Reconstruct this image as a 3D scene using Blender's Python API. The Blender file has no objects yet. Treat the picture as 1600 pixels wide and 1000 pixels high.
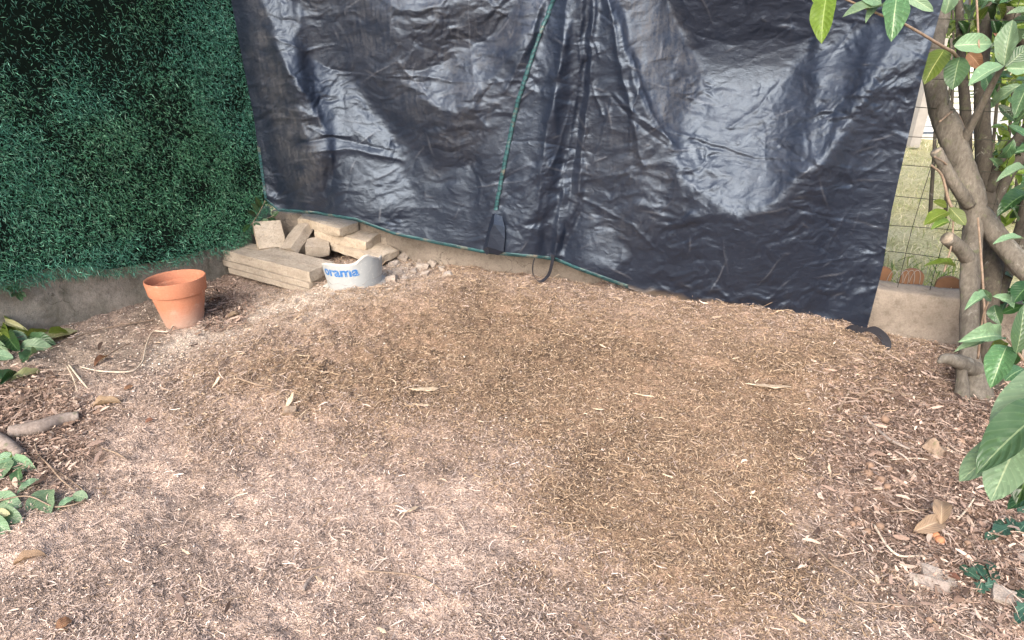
import bpy, bmesh, math, random
import numpy as np
from mathutils import Vector, Matrix, noise as mnoise

random.seed(7)
rng = np.random.default_rng(11)
scene = bpy.context.scene
COL = scene.collection

# ------------------------------------------------------------------ camera
CAM_H, PITCH, FPX = 1.4, math.radians(25.6), 1000.0
cam_data = bpy.data.cameras.new('camera')
cam_data.sensor_width = 36.0
cam_data.lens = 36.0 * FPX / 1600.0
cam_data.clip_start = 0.02
cam_data.clip_end = 400.0
cam = bpy.data.objects.new('camera', cam_data)
COL.objects.link(cam)
cam.location = (0, 0, CAM_H)
cam.rotation_euler = (math.pi / 2 - PITCH, 0, 0)
scene.camera = cam

# ------------------------------------------------------------------ world, sun, exposure
SUN_EL, SUN_AZ = math.radians(39), math.radians(204)     # azimuth clockwise from +Y
world = bpy.data.worlds.new('World')
scene.world = world
world.use_nodes = True
wn = world.node_tree
wn.nodes.clear()
w_out = wn.nodes.new('ShaderNodeOutputWorld')
w_bg = wn.nodes.new('ShaderNodeBackground')
w_sky = wn.nodes.new('ShaderNodeTexSky')
w_sky.sky_type = 'NISHITA'
w_sky.sun_disc = False
w_sky.sun_elevation = SUN_EL
w_sky.sun_rotation = SUN_AZ
w_sky.dust_density = 4.0
w_sky.air_density = 1.0
w_sky.ozone_density = 1.0
w_bg.inputs['Strength'].default_value = 0.12
wn.links.new(w_sky.outputs[0], w_bg.inputs['Color'])
wn.links.new(w_bg.outputs[0], w_out.inputs['Surface'])

sun_data = bpy.data.lights.new('sun', 'SUN')
sun_data.energy = 1.4
sun_data.angle = math.radians(44)
sun_data.color = (1.0, 0.96, 0.91)
sun = bpy.data.objects.new('sun', sun_data)
COL.objects.link(sun)
sd = Vector((math.sin(SUN_AZ) * math.cos(SUN_EL), math.cos(SUN_AZ) * math.cos(SUN_EL), math.sin(SUN_EL)))
sun.rotation_euler = sd.to_track_quat('Z', 'Y').to_euler()
sun.location = sd * 20

scene.view_settings.view_transform = 'Standard'
scene.view_settings.look = 'None'
scene.view_settings.exposure = 1.57
scene.view_settings.gamma = 1.0
scene.view_settings.use_curve_mapping = False
scene.render.engine = 'CYCLES'
scene.cycles.use_denoising = True
scene.cycles.max_bounces = 6
scene.cycles.transparent_max_bounces = 6

# ------------------------------------------------------------------ photo geometry helpers
CP, SP = math.cos(PITCH), math.sin(PITCH)
def ray(px, py):
    u, v = (px - 800.0) / FPX, (500.0 - py) / FPX
    return Vector((u, CP + v * SP, -SP + v * CP))
def at_depth(px, py, d):
    return Vector((0, 0, CAM_H)) + ray(px, py) * d
def at_z(px, py, z):
    r = ray(px, py)
    return Vector((0, 0, CAM_H)) + r * ((z - CAM_H) / r.z)
def to_px(x, y, z):
    d = y * CP + (CAM_H - z) * SP
    d = np.maximum(d, 0.05)
    up = y * SP - (CAM_H - z) * CP
    return 800 + x / d * FPX, 500 - up / d * FPX

CORNER = Vector((-1.57, 4.066, 0))
RD = Vector((0.928, -0.371, 0)).normalized()        # along the right wall, from the corner
LD = Vector((-0.541, -0.841, 0)).normalized()       # along the left wall, from the corner
RN = Vector((-0.371, -0.928, 0)).normalized()       # right wall normal, to the yard
LN = Vector((0.841, -0.541, 0)).normalized()        # left wall normal, to the yard
def on_plane(px, py, n, off=0.0):
    r = ray(px, py)
    o = CORNER + n * off - Vector((0, 0, CAM_H))
    return Vector((0, 0, CAM_H)) + r * (o.dot(n) / r.dot(n))
def on_right(px, py, off=0.0): return on_plane(px, py, RN, off)
def on_left(px, py, off=0.0): return on_plane(px, py, LN, off)

# ------------------------------------------------------------------ noise
def _hash(ix, iy, seed):
    h = (ix.astype(np.int64) * 374761393 + iy.astype(np.int64) * 668265263 + seed * 974634777) & 0x7fffffff
    h = ((h ^ (h >> 13)) * 1274126177) & 0x7fffffff
    return ((h ^ (h >> 16)) & 0xffff) / 65535.0
def vnoise(x, y, seed=0):
    x0, y0 = np.floor(x), np.floor(y)
    fx, fy = x - x0, y - y0
    fx = fx * fx * (3 - 2 * fx); fy = fy * fy * (3 - 2 * fy)
    a = _hash(x0, y0, seed); b = _hash(x0 + 1, y0, seed)
    c = _hash(x0, y0 + 1, seed); d = _hash(x0 + 1, y0 + 1, seed)
    return (a * (1 - fx) + b * fx) * (1 - fy) + (c * (1 - fx) + d * fx) * fy - 0.5
def fbm(x, y, seed=0, oct=4, gain=0.5):
    s, a = 0, 1.0
    for k in range(oct):
        s = s + a * vnoise(x * 2 ** k + 17.3 * k, y * 2 ** k - 9.1 * k, seed + k)
        a *= gain
    return s
def in_poly(X, Y, poly):
    r = np.zeros(X.shape, bool)
    n = len(poly)
    for i in range(n):
        x1, y1 = poly[i]; x2, y2 = poly[(i + 1) % n]
        if y1 == y2: continue
        c = ((y1 > Y) != (y2 > Y)) & (X < (x2 - x1) * (Y - y1) / (y2 - y1) + x1)
        r ^= c
    return r
def seg_dist(X, Y, pts):
    best = np.full(X.shape, 1e9)
    for (x1, y1), (x2, y2) in zip(pts[:-1], pts[1:]):
        dx, dy = x2 - x1, y2 - y1
        t = np.clip(((X - x1) * dx + (Y - y1) * dy) / (dx * dx + dy * dy + 1e-9), 0, 1)
        best = np.minimum(best, np.hypot(X - x1 - t * dx, Y - y1 - t * dy))
    return best
def poly_soft(X, Y, poly, soft):
    d = seg_dist(X, Y, list(poly) + [poly[0]])
    d = np.where(in_poly(X, Y, poly), d, -d)
    return np.clip(0.5 + d / (2 * soft), 0, 1)

# ------------------------------------------------------------------ ground height
_cons = []
for p in [(-60, 540), (74, 505), (191, 485), (238, 476), (322, 444), (346, 431)]:
    q = on_left(*p); _cons.append((q.x, q.y, q.z))
for p in [(620, 392), (700, 411), (800, 431), (840, 441), (920, 456), (1000, 468), (1140, 484),
          (1240, 503), (1320, 521), (1390, 538), (1500, 546), (1600, 560)]:
    q = on_right(*p, 0.0 if p[0] < 950 or p[0] > 1350 else 0.15); _cons.append((q.x, q.y, q.z))
_cons = np.array(_cons)
HEAP = [(300, 600), (340, 560), (430, 500), (560, 470), (700, 440), (950, 460), (1300, 525), (1480, 560), (1440, 610), (1300, 640), (1060, 610), (860, 590), (720, 620), (600, 650), (470, 660), (400, 620)]
def ground_z(x, y, rough=True):
    x = np.asarray(x, float); y = np.asarray(y, float)
    num = np.zeros(x.shape); den = np.full(x.shape, 0.25)
    for cx, cy, cz in _cons:
        w = np.exp(-((x - cx) ** 2 + (y - cy) ** 2) / (2 * 0.36 ** 2))
        num += w * cz; den += w
    z = num / den
    for cx, cy, sx, sy, a in [(-0.55, 3.0, 0.45, 0.22, 0.045), (0.3, 3.1, 0.7, 0.25, 0.045), (1.2, 2.75, 0.5, 0.3, 0.05),
                              (-0.8, 2.56, 0.25, 0.05, 0.035), (-0.3, 2.62, 0.28, 0.05, 0.03), (-1.15, 2.85, 0.15, 0.08, 0.025), (0.45, 1.55, 0.3, 0.3, 0.02)]:
        z = z + a * np.exp(-((x - cx) / sx) ** 2 - ((y - cy) / sy) ** 2)
    z = z + 0.030 * fbm(x * 1.7, y * 1.7, 3, 3)
    if rough:
        X, Y = to_px(x, y, np.zeros(x.shape))
        heap = poly_soft(X + 30 * fbm(X / 60, Y / 45, 1, 2), Y + 20 * fbm(X / 60, Y / 45, 9, 2), HEAP, 22)
        z = z + 0.018 * fbm(x * 14, y * 14, 21, 5, 0.62) + heap * (0.022 + 0.020 * fbm(x * 22, y * 22, 27, 3, 0.6))
    return z
def gz(x, y): return float(ground_z(np.array([x]), np.array([y]))[0])
def G(px, py, dz=0.0):
    z = 0.0
    for _ in range(8):
        p = at_z(px, py, z)
        z = 0.5 * z + 0.5 * (gz(p.x, p.y) + dz)
    return at_z(px, py, z)

# ------------------------------------------------------------------ object helpers
def new_mesh(name, verts, faces, mat=None, smooth=True, col=None, uv=None):
    """verts (n,3), faces: list of index lists or an int array (m,k)"""
    me = bpy.data.meshes.new(name)
    verts = np.asarray(verts, np.float32)
    if isinstance(faces, np.ndarray):
        m, k = faces.shape
        me.vertices.add(len(verts)); me.vertices.foreach_set('co', verts.ravel())
        me.loops.add(m * k); me.loops.foreach_set('vertex_index', faces.astype(np.int32).ravel())
        me.polygons.add(m)
        me.polygons.foreach_set('loop_start', np.arange(0, m * k, k, dtype=np.int32))
        me.polygons.foreach_set('loop_total', np.full(m, k, np.int32))
        me.update(calc_edges=True)
    else:
        me.from_pydata([tuple(v) for v in verts], [], faces)
        me.update()
    me.validate()
    if smooth:
        me.polygons.foreach_set('use_smooth', np.ones(len(me.polygons), bool))
    if col is not None:
        a = me.color_attributes.new('Col', 'FLOAT_COLOR', 'POINT')
        c = np.ones((len(verts), 4), np.float32); c[:, :col.shape[1]] = col
        a.data.foreach_set('color', c.ravel())
    if uv is not None:
        l = me.uv_layers.new(name='UVMap')
        idx = np.zeros(len(me.loops), np.int32); me.loops.foreach_get('vertex_index', idx)
        l.data.foreach_set('uv', np.asarray(uv, np.float32)[idx].ravel())
    if mat is not None:
        me.materials.append(mat)
    return me
def link(name, data, parent=None, loc=None):
    o = bpy.data.objects.new(name, data)
    COL.objects.link(o)
    if loc is not None: o.location = loc
    if parent is not None: o.parent = parent
    return o
def tag(o, label=None, cat=None, group=None, kind=None):
    if label: o['label'] = label
    if cat: o['category'] = cat
    if group: o['group'] = group
    if kind: o['kind'] = kind
    return o
def thing(name, label, cat, loc=(0, 0, 0), group=None):
    o = link(name, None, None, loc)
    o.empty_display_size = 0.05
    return tag(o, label, cat, group)
def mesh_obj(name, verts, faces, mat, parent=None, smooth=True, col=None, uv=None):
    """world-space verts; if parented, made local to the parent's location"""
    v = np.asarray(verts, np.float64)
    par = parent
    off = np.zeros(3)
    while par is not None:
        off += np.array(par.location); par = par.parent
    if parent is None:
        c = np.array([v[:, 0].mean(), v[:, 1].mean(), v[:, 2].min()])
        o = link(name, new_mesh(name, v - c, faces, mat, smooth, col, uv), None, c)
    else:
        o = link(name, new_mesh(name, v - off, faces, mat, smooth, col, uv), parent)
    return o

def catmull(pts, n):
    pts = [np.array(p, float) for p in pts]
    if len(pts) < 3:
        return np.array([pts[0] + (pts[-1] - pts[0]) * t for t in np.linspace(0, 1, n)])
    P = [2 * pts[0] - pts[1]] + pts + [2 * pts[-1] - pts[-2]]
    out = []
    for t in np.linspace(0, len(pts) - 1 - 1e-6, n):
        i = int(t); f = t - i
        a, b, c, d = P[i], P[i + 1], P[i + 2], P[i + 3]
        out.append(0.5 * ((2 * b) + (c - a) * f + (2 * a - 5 * b + 4 * c - d) * f * f + (3 * b - a - 3 * c + d) * f ** 3))
    return np.array(out)
def tube(pts, radii, sides=10, n=None, rough=0.0, seed=0, cap=True):
    n = n or max(4, 5 * len(pts))
    pr = [np.append(np.array(p, float), r) for p, r in zip(pts, radii)]
    q = catmull(pr, n)
    P, R = q[:, :3], np.maximum(q[:, 3], 0.0003)
    T = np.gradient(P, axis=0); T /= np.linalg.norm(T, axis=1)[:, None] + 1e-9
    ref = np.array([0.31, 0.17, 0.93]) if abs(T[0][2]) < 0.8 else np.array([0.93, 0.31, 0.17])
    verts = []
    U = np.cross(T[0], ref); U /= np.linalg.norm(U)
    for i in range(n):
        U = U - T[i] * U.dot(T[i]); U /= np.linalg.norm(U)
        V = np.cross(T[i], U)
        for k in range(sides):
            a = 2 * math.pi * k / sides
            r = R[i]
            if rough:
                p = P[i] * 9 + np.array([math.cos(a), math.sin(a), seed]) * 0.9
                r *= 1 + rough * mnoise.noise(Vector(p)) * 2 + rough * 0.8 * mnoise.noise(Vector(p * 4))
            verts.append(P[i] + r * (math.cos(a) * U + math.sin(a) * V))
    faces = []
    for i in range(n - 1):
        for k in range(sides):
            a = i * sides + k; b = i * sides + (k + 1) % sides
            faces.append([a, b, b + sides, a + sides])
    if cap:
        faces.append(list(range(sides))[::-1])
        faces.append(list(range((n - 1) * sides, n * sides)))
    return np.array(verts), faces
def merge(parts):
    V, F, o = [], [], 0
    for v, f in parts:
        V.append(np.asarray(v)); F += [[i + o for i in q] for q in f]; o += len(v)
    return np.vstack(V), F

# ------------------------------------------------------------------ materials
class NT:
    def __init__(s, name):
        s.m = bpy.data.materials.new(name); s.m.use_nodes = True
        s.t = s.m.node_tree; s.b = s.t.nodes['Principled BSDF']
        s.out = s.t.nodes['Material Output']
    def n(s, typ, **kw):
        o = s.t.nodes.new('ShaderNode' + typ)
        for k, v in kw.items():
            if k in o.inputs.keys(): o.inputs[k].default_value = v
            else: setattr(o, k, v)
        return o
    def l(s, a, b): s.t.links.new(a, b)
    def set(s, **kw):
        for k, v in kw.items(): s.b.inputs[k.replace('_', ' ')].default_value = v
    def ramp(s, fac, stops):
        r = s.n('ValToRGB'); s.l(fac, r.inputs[0])
        e = r.color_ramp.elements
        while len(e) < len(stops): e.new(0.5)
        for q, (p, c) in zip(e, stops): q.position = p; q.color = (*c, 1) if len(c) == 3 else c
        return r.outputs[0]
    def noise(s, scale, detail=4, rough=0.55, coord=None, dist=0.0):
        t = s.n('TexNoise'); t.inputs['Scale'].default_value = scale; t.inputs['Detail'].default_value = detail
        t.inputs['Roughness'].default_value = rough; t.inputs['Distortion'].default_value = dist
        if coord is not None: s.l(coord, t.inputs['Vector'])
        return t.outputs['Fac']
    def pos(s): return s.n('NewGeometry').outputs['Position']
    def mix(s, a, b, fac, mode='MIX'):
        m = s.n('MixRGB'); m.blend_type = mode
        for v, i in ((fac, 0), (a, 1), (b, 2)):
            if isinstance(v, (int, float)): m.inputs[i].default_value = v
            elif isinstance(v, tuple): m.inputs[i].default_value = (*v, 1)
            else: s.l(v, m.inputs[i])
        return m.outputs[0]
    def math(s, op, a, b=0.0):
        m = s.n('Math'); m.operation = op
        for v, i in ((a, 0), (b, 1)):
            if isinstance(v, (int, float)): m.inputs[i].default_value = v
            else: s.l(v, m.inputs[i])
        return m.outputs[0]
    def bump(s, h, strength, dist, prev=None):
        b = s.n('Bump'); b.inputs['Strength'].default_value = strength; b.inputs['Distance'].default_value = dist
        s.l(h, b.inputs['Height'])
        if prev is not None: s.l(prev, b.inputs['Normal'])
        return b.outputs['Normal']
    def attr(s, name='Col'):
        a = s.n('Attribute'); a.attribute_name = name
        return a
    def color(s, c): s.l(c, s.b.inputs['Base Color'])
    def normal(s, c): s.l(c, s.b.inputs['Normal'])

def mat_concrete(name, c1, c2, scale=1.0, moss=0.0, bump=0.6):
    t = NT(name); p = t.pos()
    n1 = t.noise(3.0 * scale, 6, 0.65, p); n2 = t.noise(22 * scale, 5, 0.7, p); n3 = t.noise(140 * scale, 3, 0.7, p)
    c = t.ramp(n1, [(0.32, c1), (0.68, c2)])
    c = t.mix(c, t.ramp(n2, [(0.35, (0.42, 0.39, 0.36)), (0.5, (1, 1, 1))]), 0.42, 'MULTIPLY')
    c = t.mix(c, t.ramp(n3, [(0.33, (0.65, 0.62, 0.6)), (0.62, (1.12, 1.1, 1.07))]), 0.45, 'MULTIPLY')
    vo = t.n('TexVoronoi'); vo.feature = 'DISTANCE_TO_EDGE'; vo.inputs['Scale'].default_value = 3.2 * scale
    vadd = t.n('VectorMath'); vadd.operation = 'ADD'; t.l(p, vadd.inputs[0])
    nv = t.n('TexNoise'); nv.inputs['Scale'].default_value = 9 * scale; nv.inputs['Detail'].default_value = 5; t.l(p, nv.inputs['Vector'])
    sc_ = t.n('VectorMath'); sc_.operation = 'SCALE'; sc_.inputs['Scale'].default_value = 0.25 / scale; t.l(nv.outputs['Color'], sc_.inputs[0])
    t.l(sc_.outputs[0], vadd.inputs[1]); t.l(vadd.outputs[0], vo.inputs['Vector'])
    crack = t.math('MULTIPLY', t.ramp(vo.outputs['Distance'], [(0.0, (1, 1, 1)), (0.012, (0, 0, 0))]), t.ramp(n1, [(0.5, (0, 0, 0)), (0.6, (0.8, 0.8, 0.8))]))
    c = t.mix(c, (0.06, 0.05, 0.04), crack)
    if moss:
        c = t.mix(c, (0.045, 0.05, 0.028), t.ramp(t.noise(5.5, 6, 0.7, p, 0.6), [(0.55 - 0.15 * moss, (0, 0, 0)), (0.75, (moss, moss, moss))]))
    t.color(c); t.set(Roughness=0.92, Specular_IOR_Level=0.25)
    h = t.math('ADD', t.math('MULTIPLY', n2, 1.0), t.math('MULTIPLY', n3, 0.35))
    t.normal(t.bump(h, bump, 0.012))
    return t.m
M_WALL_R = mat_concrete('wall_concrete', (0.20, 0.168, 0.138), (0.32, 0.275, 0.23), 1.0, 0.25)
M_WALL_L = mat_concrete('mossy_wall_concrete', (0.25, 0.23, 0.195), (0.42, 0.38, 0.33), 1.2, 0.8)
M_SLAB = mat_concrete('slab_concrete', (0.40, 0.33, 0.25), (0.53, 0.45, 0.355), 3.0, 0.12, 0.5)
M_SLAB_D = mat_concrete('weathered_slab_concrete', (0.33, 0.28, 0.225), (0.47, 0.405, 0.33), 3.0, 0.3, 0.7)
M_STONE = mat_concrete('rubble_stone', (0.30, 0.25, 0.21), (0.45, 0.39, 0.335), 6.0, 0.0, 0.4)

def mat_vcol(name, rough=0.9, spec=0.15, detail_scale=260, detail=0.5, bump=0.0, trans=0.0):
    t = NT(name); a = t.attr('Col')
    n = t.noise(detail_scale, 3, 0.6, t.pos())
    c = t.mix(a.outputs['Color'], t.ramp(n, [(0.3, (0.5, 0.48, 0.46)), (0.7, (1.2, 1.2, 1.2))]), detail, 'MULTIPLY')
    t.color(c); t.set(Roughness=rough, Specular_IOR_Level=spec)
    if bump: t.normal(t.bump(n, bump, 0.004))
    if trans:
        tr = t.n('BsdfTranslucent'); t.l(c, tr.inputs['Color'])
        mx = t.n('MixShader'); mx.inputs[0].default_value = trans
        t.l(t.b.outputs[0], mx.inputs[1]); t.l(tr.outputs[0], mx.inputs[2]); t.l(mx.outputs[0], t.out.inputs['Surface'])
    return t.m
t_ = NT('soil'); p = t_.pos(); a_ = t_.attr('Col')
vo = t_.n('TexVoronoi'); vo.inputs['Scale'].default_value = 210; t_.l(p, vo.inputs['Vector'])
sv = t_.n('SeparateColor'); t_.l(vo.outputs['Color'], sv.inputs[0])
vo2 = t_.n('TexVoronoi'); vo2.inputs['Scale'].default_value = 95; t_.l(p, vo2.inputs['Vector'])
sv2 = t_.n('SeparateColor'); t_.l(vo2.outputs['Color'], sv2.inputs[0])
c = t_.mix(a_.outputs['Color'], t_.ramp(sv.outputs[0], [(0.0, (0.42, 0.39, 0.36)), (0.5, (0.95, 0.94, 0.93)), (0.92, (1.2, 1.18, 1.16)), (1.0, (1.7, 1.65, 1.6))]), 0.8, 'MULTIPLY')
c = t_.mix(c, t_.ramp(sv2.outputs[1], [(0.0, (0.6, 0.57, 0.54)), (0.6, (1, 1, 1)), (1.0, (1.3, 1.28, 1.25))]), 0.6, 'MULTIPLY')
t_.color(c); t_.set(Roughness=0.97, Specular_IOR_Level=0.1)
t_.normal(t_.bump(vo.outputs['Distance'], 0.9, 0.004, t_.bump(t_.noise(120, 4, 0.7, p), 0.8, 0.006)))
M_GROUND = t_.m
M_CHIPS = mat_vcol('wood_shaving', 0.85, 0.2, 300, 0.35)
M_LITTER = mat_vcol('dry_litter', 0.85, 0.2, 200, 0.5)
M_NEEDLE = mat_vcol('plastic_needle', 0.42, 0.5, 60, 0.15)
M_GRASS = mat_vcol('grass_blade', 0.8, 0.2, 60, 0.2, 0, 0.3)

def mat_leaf(name, top, back, vein, rough=0.38, trans=0.25, spec=0.5, blotch=0.0):
    t = NT(name)
    uv = t.n('UVMap').outputs[0]
    sx = t.n('SeparateXYZ'); t.l(uv, sx.inputs[0])
    u = t.math('ABSOLUTE', t.math('SUBTRACT', sx.outputs[0], 0.5))
    mid = t.math('LESS_THAN', u, 0.022)
    w = t.math('SINE', t.math('MULTIPLY', t.math('SUBTRACT', sx.outputs[1], t.math('MULTIPLY', u, 0.55)), 58.0))
    side = t.math('MULTIPLY', t.math('GREATER_THAN', w, 0.93), 0.16)
    v = t.math('MAXIMUM', mid, side)
    oi = t.n('ObjectInfo')
    geo = t.n('NewGeometry')
    n1 = t.noise(28, 4, 0.6, geo.outputs['Position'])
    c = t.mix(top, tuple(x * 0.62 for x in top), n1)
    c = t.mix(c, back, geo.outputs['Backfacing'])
    if blotch:
        c = t.mix(c, tuple(min(1, x * 2.2) for x in top), t.ramp(t.noise(70, 4, 0.7, geo.outputs['Position']), [(0.55, (0, 0, 0)), (0.7, (blotch,) * 3)]))
    c = t.mix(c, vein, t.math('MULTIPLY', v, 0.8))
    c = t.mix(c, (0.16, 0.10, 0.04), t.ramp(t.noise(38, 3, 0.6, geo.outputs['Position']), [(0.70, (0, 0, 0)), (0.74, (0.75, 0.75, 0.75))]))
    hs = t.n('HueSaturation'); t.l(c, hs.inputs['Color'])
    t.l(t.math('ADD', 0.8, t.math('MULTIPLY', oi.outputs['Random'], 0.4)), hs.inputs['Value'])
    t.l(t.math('ADD', 0.485, t.math('MULTIPLY', oi.outputs['Random'], 0.03)), hs.inputs['Hue'])
    c = hs.outputs[0]
    t.color(c); t.set(Roughness=rough, Specular_IOR_Level=spec)
    t.normal(t.bump(t.math('ADD', w, t.math('MULTIPLY', n1, 4)), 0.25, 0.002))
    tr = t.n('BsdfTranslucent'); t.l(t.mix(c, (0.9, 1.0, 0.25), 0.35, 'MULTIPLY'), tr.inputs['Color'])
    mx = t.n('MixShader'); mx.inputs[0].default_value = trans
    t.l(t.b.outputs[0], mx.inputs[1]); t.l(tr.outputs[0], mx.inputs[2]); t.l(mx.outputs[0], t.out.inputs['Surface'])
    return t.m
LEAF = {
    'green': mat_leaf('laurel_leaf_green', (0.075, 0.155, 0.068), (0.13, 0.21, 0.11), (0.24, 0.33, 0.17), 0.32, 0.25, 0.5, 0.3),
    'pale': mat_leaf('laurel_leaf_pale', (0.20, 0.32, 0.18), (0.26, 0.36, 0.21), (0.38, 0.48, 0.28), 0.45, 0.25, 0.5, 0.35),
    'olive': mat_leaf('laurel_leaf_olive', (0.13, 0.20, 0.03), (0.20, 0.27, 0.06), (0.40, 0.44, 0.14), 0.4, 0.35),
    'yellow': mat_leaf('laurel_leaf_backlit', (0.19, 0.27, 0.035), (0.24, 0.33, 0.06), (0.38, 0.45, 0.14), 0.45, 0.5, 0.5, 0.3),  # backlit and sunlit look put into the bright yellow green
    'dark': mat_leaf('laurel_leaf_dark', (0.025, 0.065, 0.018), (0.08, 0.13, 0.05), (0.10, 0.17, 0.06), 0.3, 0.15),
    'blotch': mat_leaf('laurel_leaf_blotched', (0.10, 0.21, 0.09), (0.18, 0.28, 0.14), (0.34, 0.45, 0.24), 0.35, 0.25, 0.5, 0.6),
    'ivy': mat_leaf('ivy_leaf', (0.03, 0.085, 0.05), (0.08, 0.14, 0.08), (0.18, 0.28, 0.18), 0.5, 0.1),
    'dry': mat_leaf('dry_leaf_tan', (0.38, 0.265, 0.18), (0.42, 0.30, 0.205), (0.5, 0.38, 0.27), 0.7, 0.2, 0.25),
    'rust': mat_leaf('dry_leaf_rust', (0.25, 0.12, 0.075), (0.28, 0.15, 0.095), (0.34, 0.20, 0.13), 0.65, 0.2, 0.25),
    'cream': mat_leaf('wilted_leaf_cream', (0.58, 0.57, 0.30), (0.6, 0.6, 0.36), (0.66, 0.66, 0.42), 0.5, 0.25, 0.4),
}
def mat_bark(name, c1, c2, bump=0.5):
    t = NT(name); p = t.pos()
    mp = t.n('Mapping'); t.l(p, mp.inputs['Vector']); mp.inputs['Scale'].default_value = (1, 1, 0.35)
    n1 = t.noise(12, 6, 0.65, mp.outputs[0]); n2 = t.noise(90, 4, 0.7, mp.outputs[0]); n3 = t.noise(30, 3, 0.6, p)
    c = t.ramp(n1, [(0.3, c1), (0.7, c2)])
    c = t.mix(c, t.ramp(n2, [(0.35, (0.6, 0.58, 0.55)), (0.65, (1.1, 1.1, 1.1))]), 0.8, 'MULTIPLY')
    c = t.mix(c, (0.30, 0.29, 0.25), t.ramp(t.noise(17, 5, 0.75, p, 0.5), [(0.60, (0, 0, 0)), (0.66, (0.45, 0.45, 0.45))]))
    c = t.mix(c, (0.03, 0.025, 0.02), t.ramp(t.noise(26, 6, 0.8, mp.outputs[0], 1.0), [(0.30, (0.8, 0.8, 0.8)), (0.40, (0, 0, 0))]))
    c = t.mix(c, (0.10, 0.12, 0.05), t.ramp(n3, [(0.58, (0, 0, 0)), (0.72, (0.5, 0.5, 0.5))]))
    t.color(c); t.set(Roughness=0.85, Specular_IOR_Level=0.25)
    t.normal(t.bump(t.math('ADD', n1, t.math('MULTIPLY', n2, 0.6)), bump, 0.008))
    return t.m
M_BARK = mat_bark('laurel_bark', (0.10, 0.088, 0.072), (0.195, 0.172, 0.142), 0.9)
M_BARK_D = mat_bark('dark_laurel_bark', (0.035, 0.03, 0.024), (0.085, 0.072, 0.055))
M_TWIG = mat_bark('twig_bark', (0.20, 0.14, 0.10), (0.36, 0.27, 0.20), 0.3)
M_STRAW = mat_bark('dry_stem', (0.50, 0.41, 0.31), (0.66, 0.56, 0.45), 0.2)
M_LOG = mat_bark('log_bark', (0.22, 0.175, 0.15), (0.36, 0.30, 0.26), 0.4)
M_CUT = mat_bark('cut_wood', (0.22, 0.18, 0.14), (0.34, 0.285, 0.225), 0.3)
M_CHIPWOOD = mat_bark('pale_wood', (0.46, 0.35, 0.24), (0.68, 0.55, 0.41), 0.4)

def mat_plain(name, c, rough=0.6, spec=0.5, var=0.3, scale=30, bump=0.0):
    t = NT(name); p = t.pos(); n = t.noise(scale, 5, 0.65, p)
    t.color(t.mix(tuple(x * (1 - var) for x in c), tuple(min(1, x * (1 + var)) for x in c), n))
    t.set(Roughness=rough, Specular_IOR_Level=spec)
    if bump: t.normal(t.bump(n, bump, 0.006))
    return t.m
M_WIRE = mat_plain('rusty_wire', (0.03, 0.03, 0.02), 0.7, 0.3)
M_WHITE = mat_plain('white_paint', (0.72, 0.70, 0.66), 0.6, 0.3, 0.15, 8)
M_GREYPOST = mat_plain('weathered_grey_wood', (0.36, 0.33, 0.30), 0.8, 0.2, 0.25, 14)
M_PAVE = mat_plain('pale_paving', (0.55, 0.52, 0.46), 0.9, 0.2, 0.25, 7)
M_STRAP = mat_plain('black_webbing', (0.018, 0.018, 0.024), 0.55, 0.4, 0.3, 90, 0.3)
M_BACKING = mat_plain('hedge_backing', (0.006, 0.012, 0.008), 0.9, 0.1, 0.4, 12)
M_NUT = mat_plain('nut_shell', (0.25, 0.165, 0.115), 0.7, 0.2, 0.4, 60)
M_NUT_O = mat_plain('orange_nut_shell', (0.42, 0.19, 0.10), 0.7, 0.2, 0.3, 60)
M_TILE = mat_plain('orange_terracotta', (0.22, 0.115, 0.065), 0.85, 0.2, 0.3, 25)

# ================================================================== GROUND
def axis(dense_a, dense_b, step_fn, outer):
    v = [dense_a]
    while v[-1] < dense_b: v.append(v[-1] + step_fn(v[-1]))
    lo = [dense_a - s for s in (outer, outer * .3, outer * .1, outer * .03, outer * .01)]
    hi = [v[-1] + s for s in (outer * .01, outer * .03, outer * .1, outer * .3, outer)]
    return np.array(lo + v + hi)
gx = axis(-2.75, 2.65, lambda x: 0.0080, 60)
gy = axis(0.95, 4.3, lambda y: 0.0048 + 0.0015 * y, 60)
GX, GY = np.meshgrid(gx, gy)
# behind the walls the yard's soil drops away under the neighbouring lawn
dR = (GX - CORNER.x) * RN.x + (GY - CORNER.y) * RN.y
dL = (GX - CORNER.x) * LN.x + (GY - CORNER.y) * LN.y
inside = np.minimum(dR, dL)
GZ = ground_z(GX, GY)
GZ = np.where(inside < -0.03, -0.3, GZ)
PX, PY = to_px(GX, GY, GZ)

MULCH = [(270, 620), (330, 560), (420, 500), (560, 458), (640, 420), (740, 400), (940, 440), (1300, 500), (1540, 560), (1530, 640), (1340, 690),
         (1290, 800), (1330, 960), (1100, 1010), (880, 900), (830, 760), (700, 690), (500, 680), (380, 670)]
LITTER = [(1330, 640), (1480, 590), (1700, 560), (1750, 1050), (1500, 960), (1420, 900), (1320, 860), (1300, 760)]
LITTER2 = [(300, 440), (350, 425), (390, 460), (360, 500), (310, 500)]
LITTER3 = [(-100, 600), (60, 590), (150, 640), (140, 720), (40, 760), (-100, 800)]
GREYS = [(-100, 520), (100, 500), (240, 470), (300, 520), (230, 590), (120, 600), (-100, 600)]
GREY2 = [(1280, 830), (1450, 850), (1560, 920), (1600, 1050), (1330, 1050), (1300, 950)]
PALE = [(330, 470), (480, 450), (600, 400), (700, 400), (620, 450), (480, 490), (330, 540), (240, 560), (290, 510)]
def zone(X, Y, poly, soft, seed, amp=40):
    return poly_soft(X + amp * 2 * fbm(X / 60, Y / 45, seed, 3), Y + amp * fbm(X / 60 + 40, Y / 45, seed + 9, 3), poly, soft)
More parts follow.
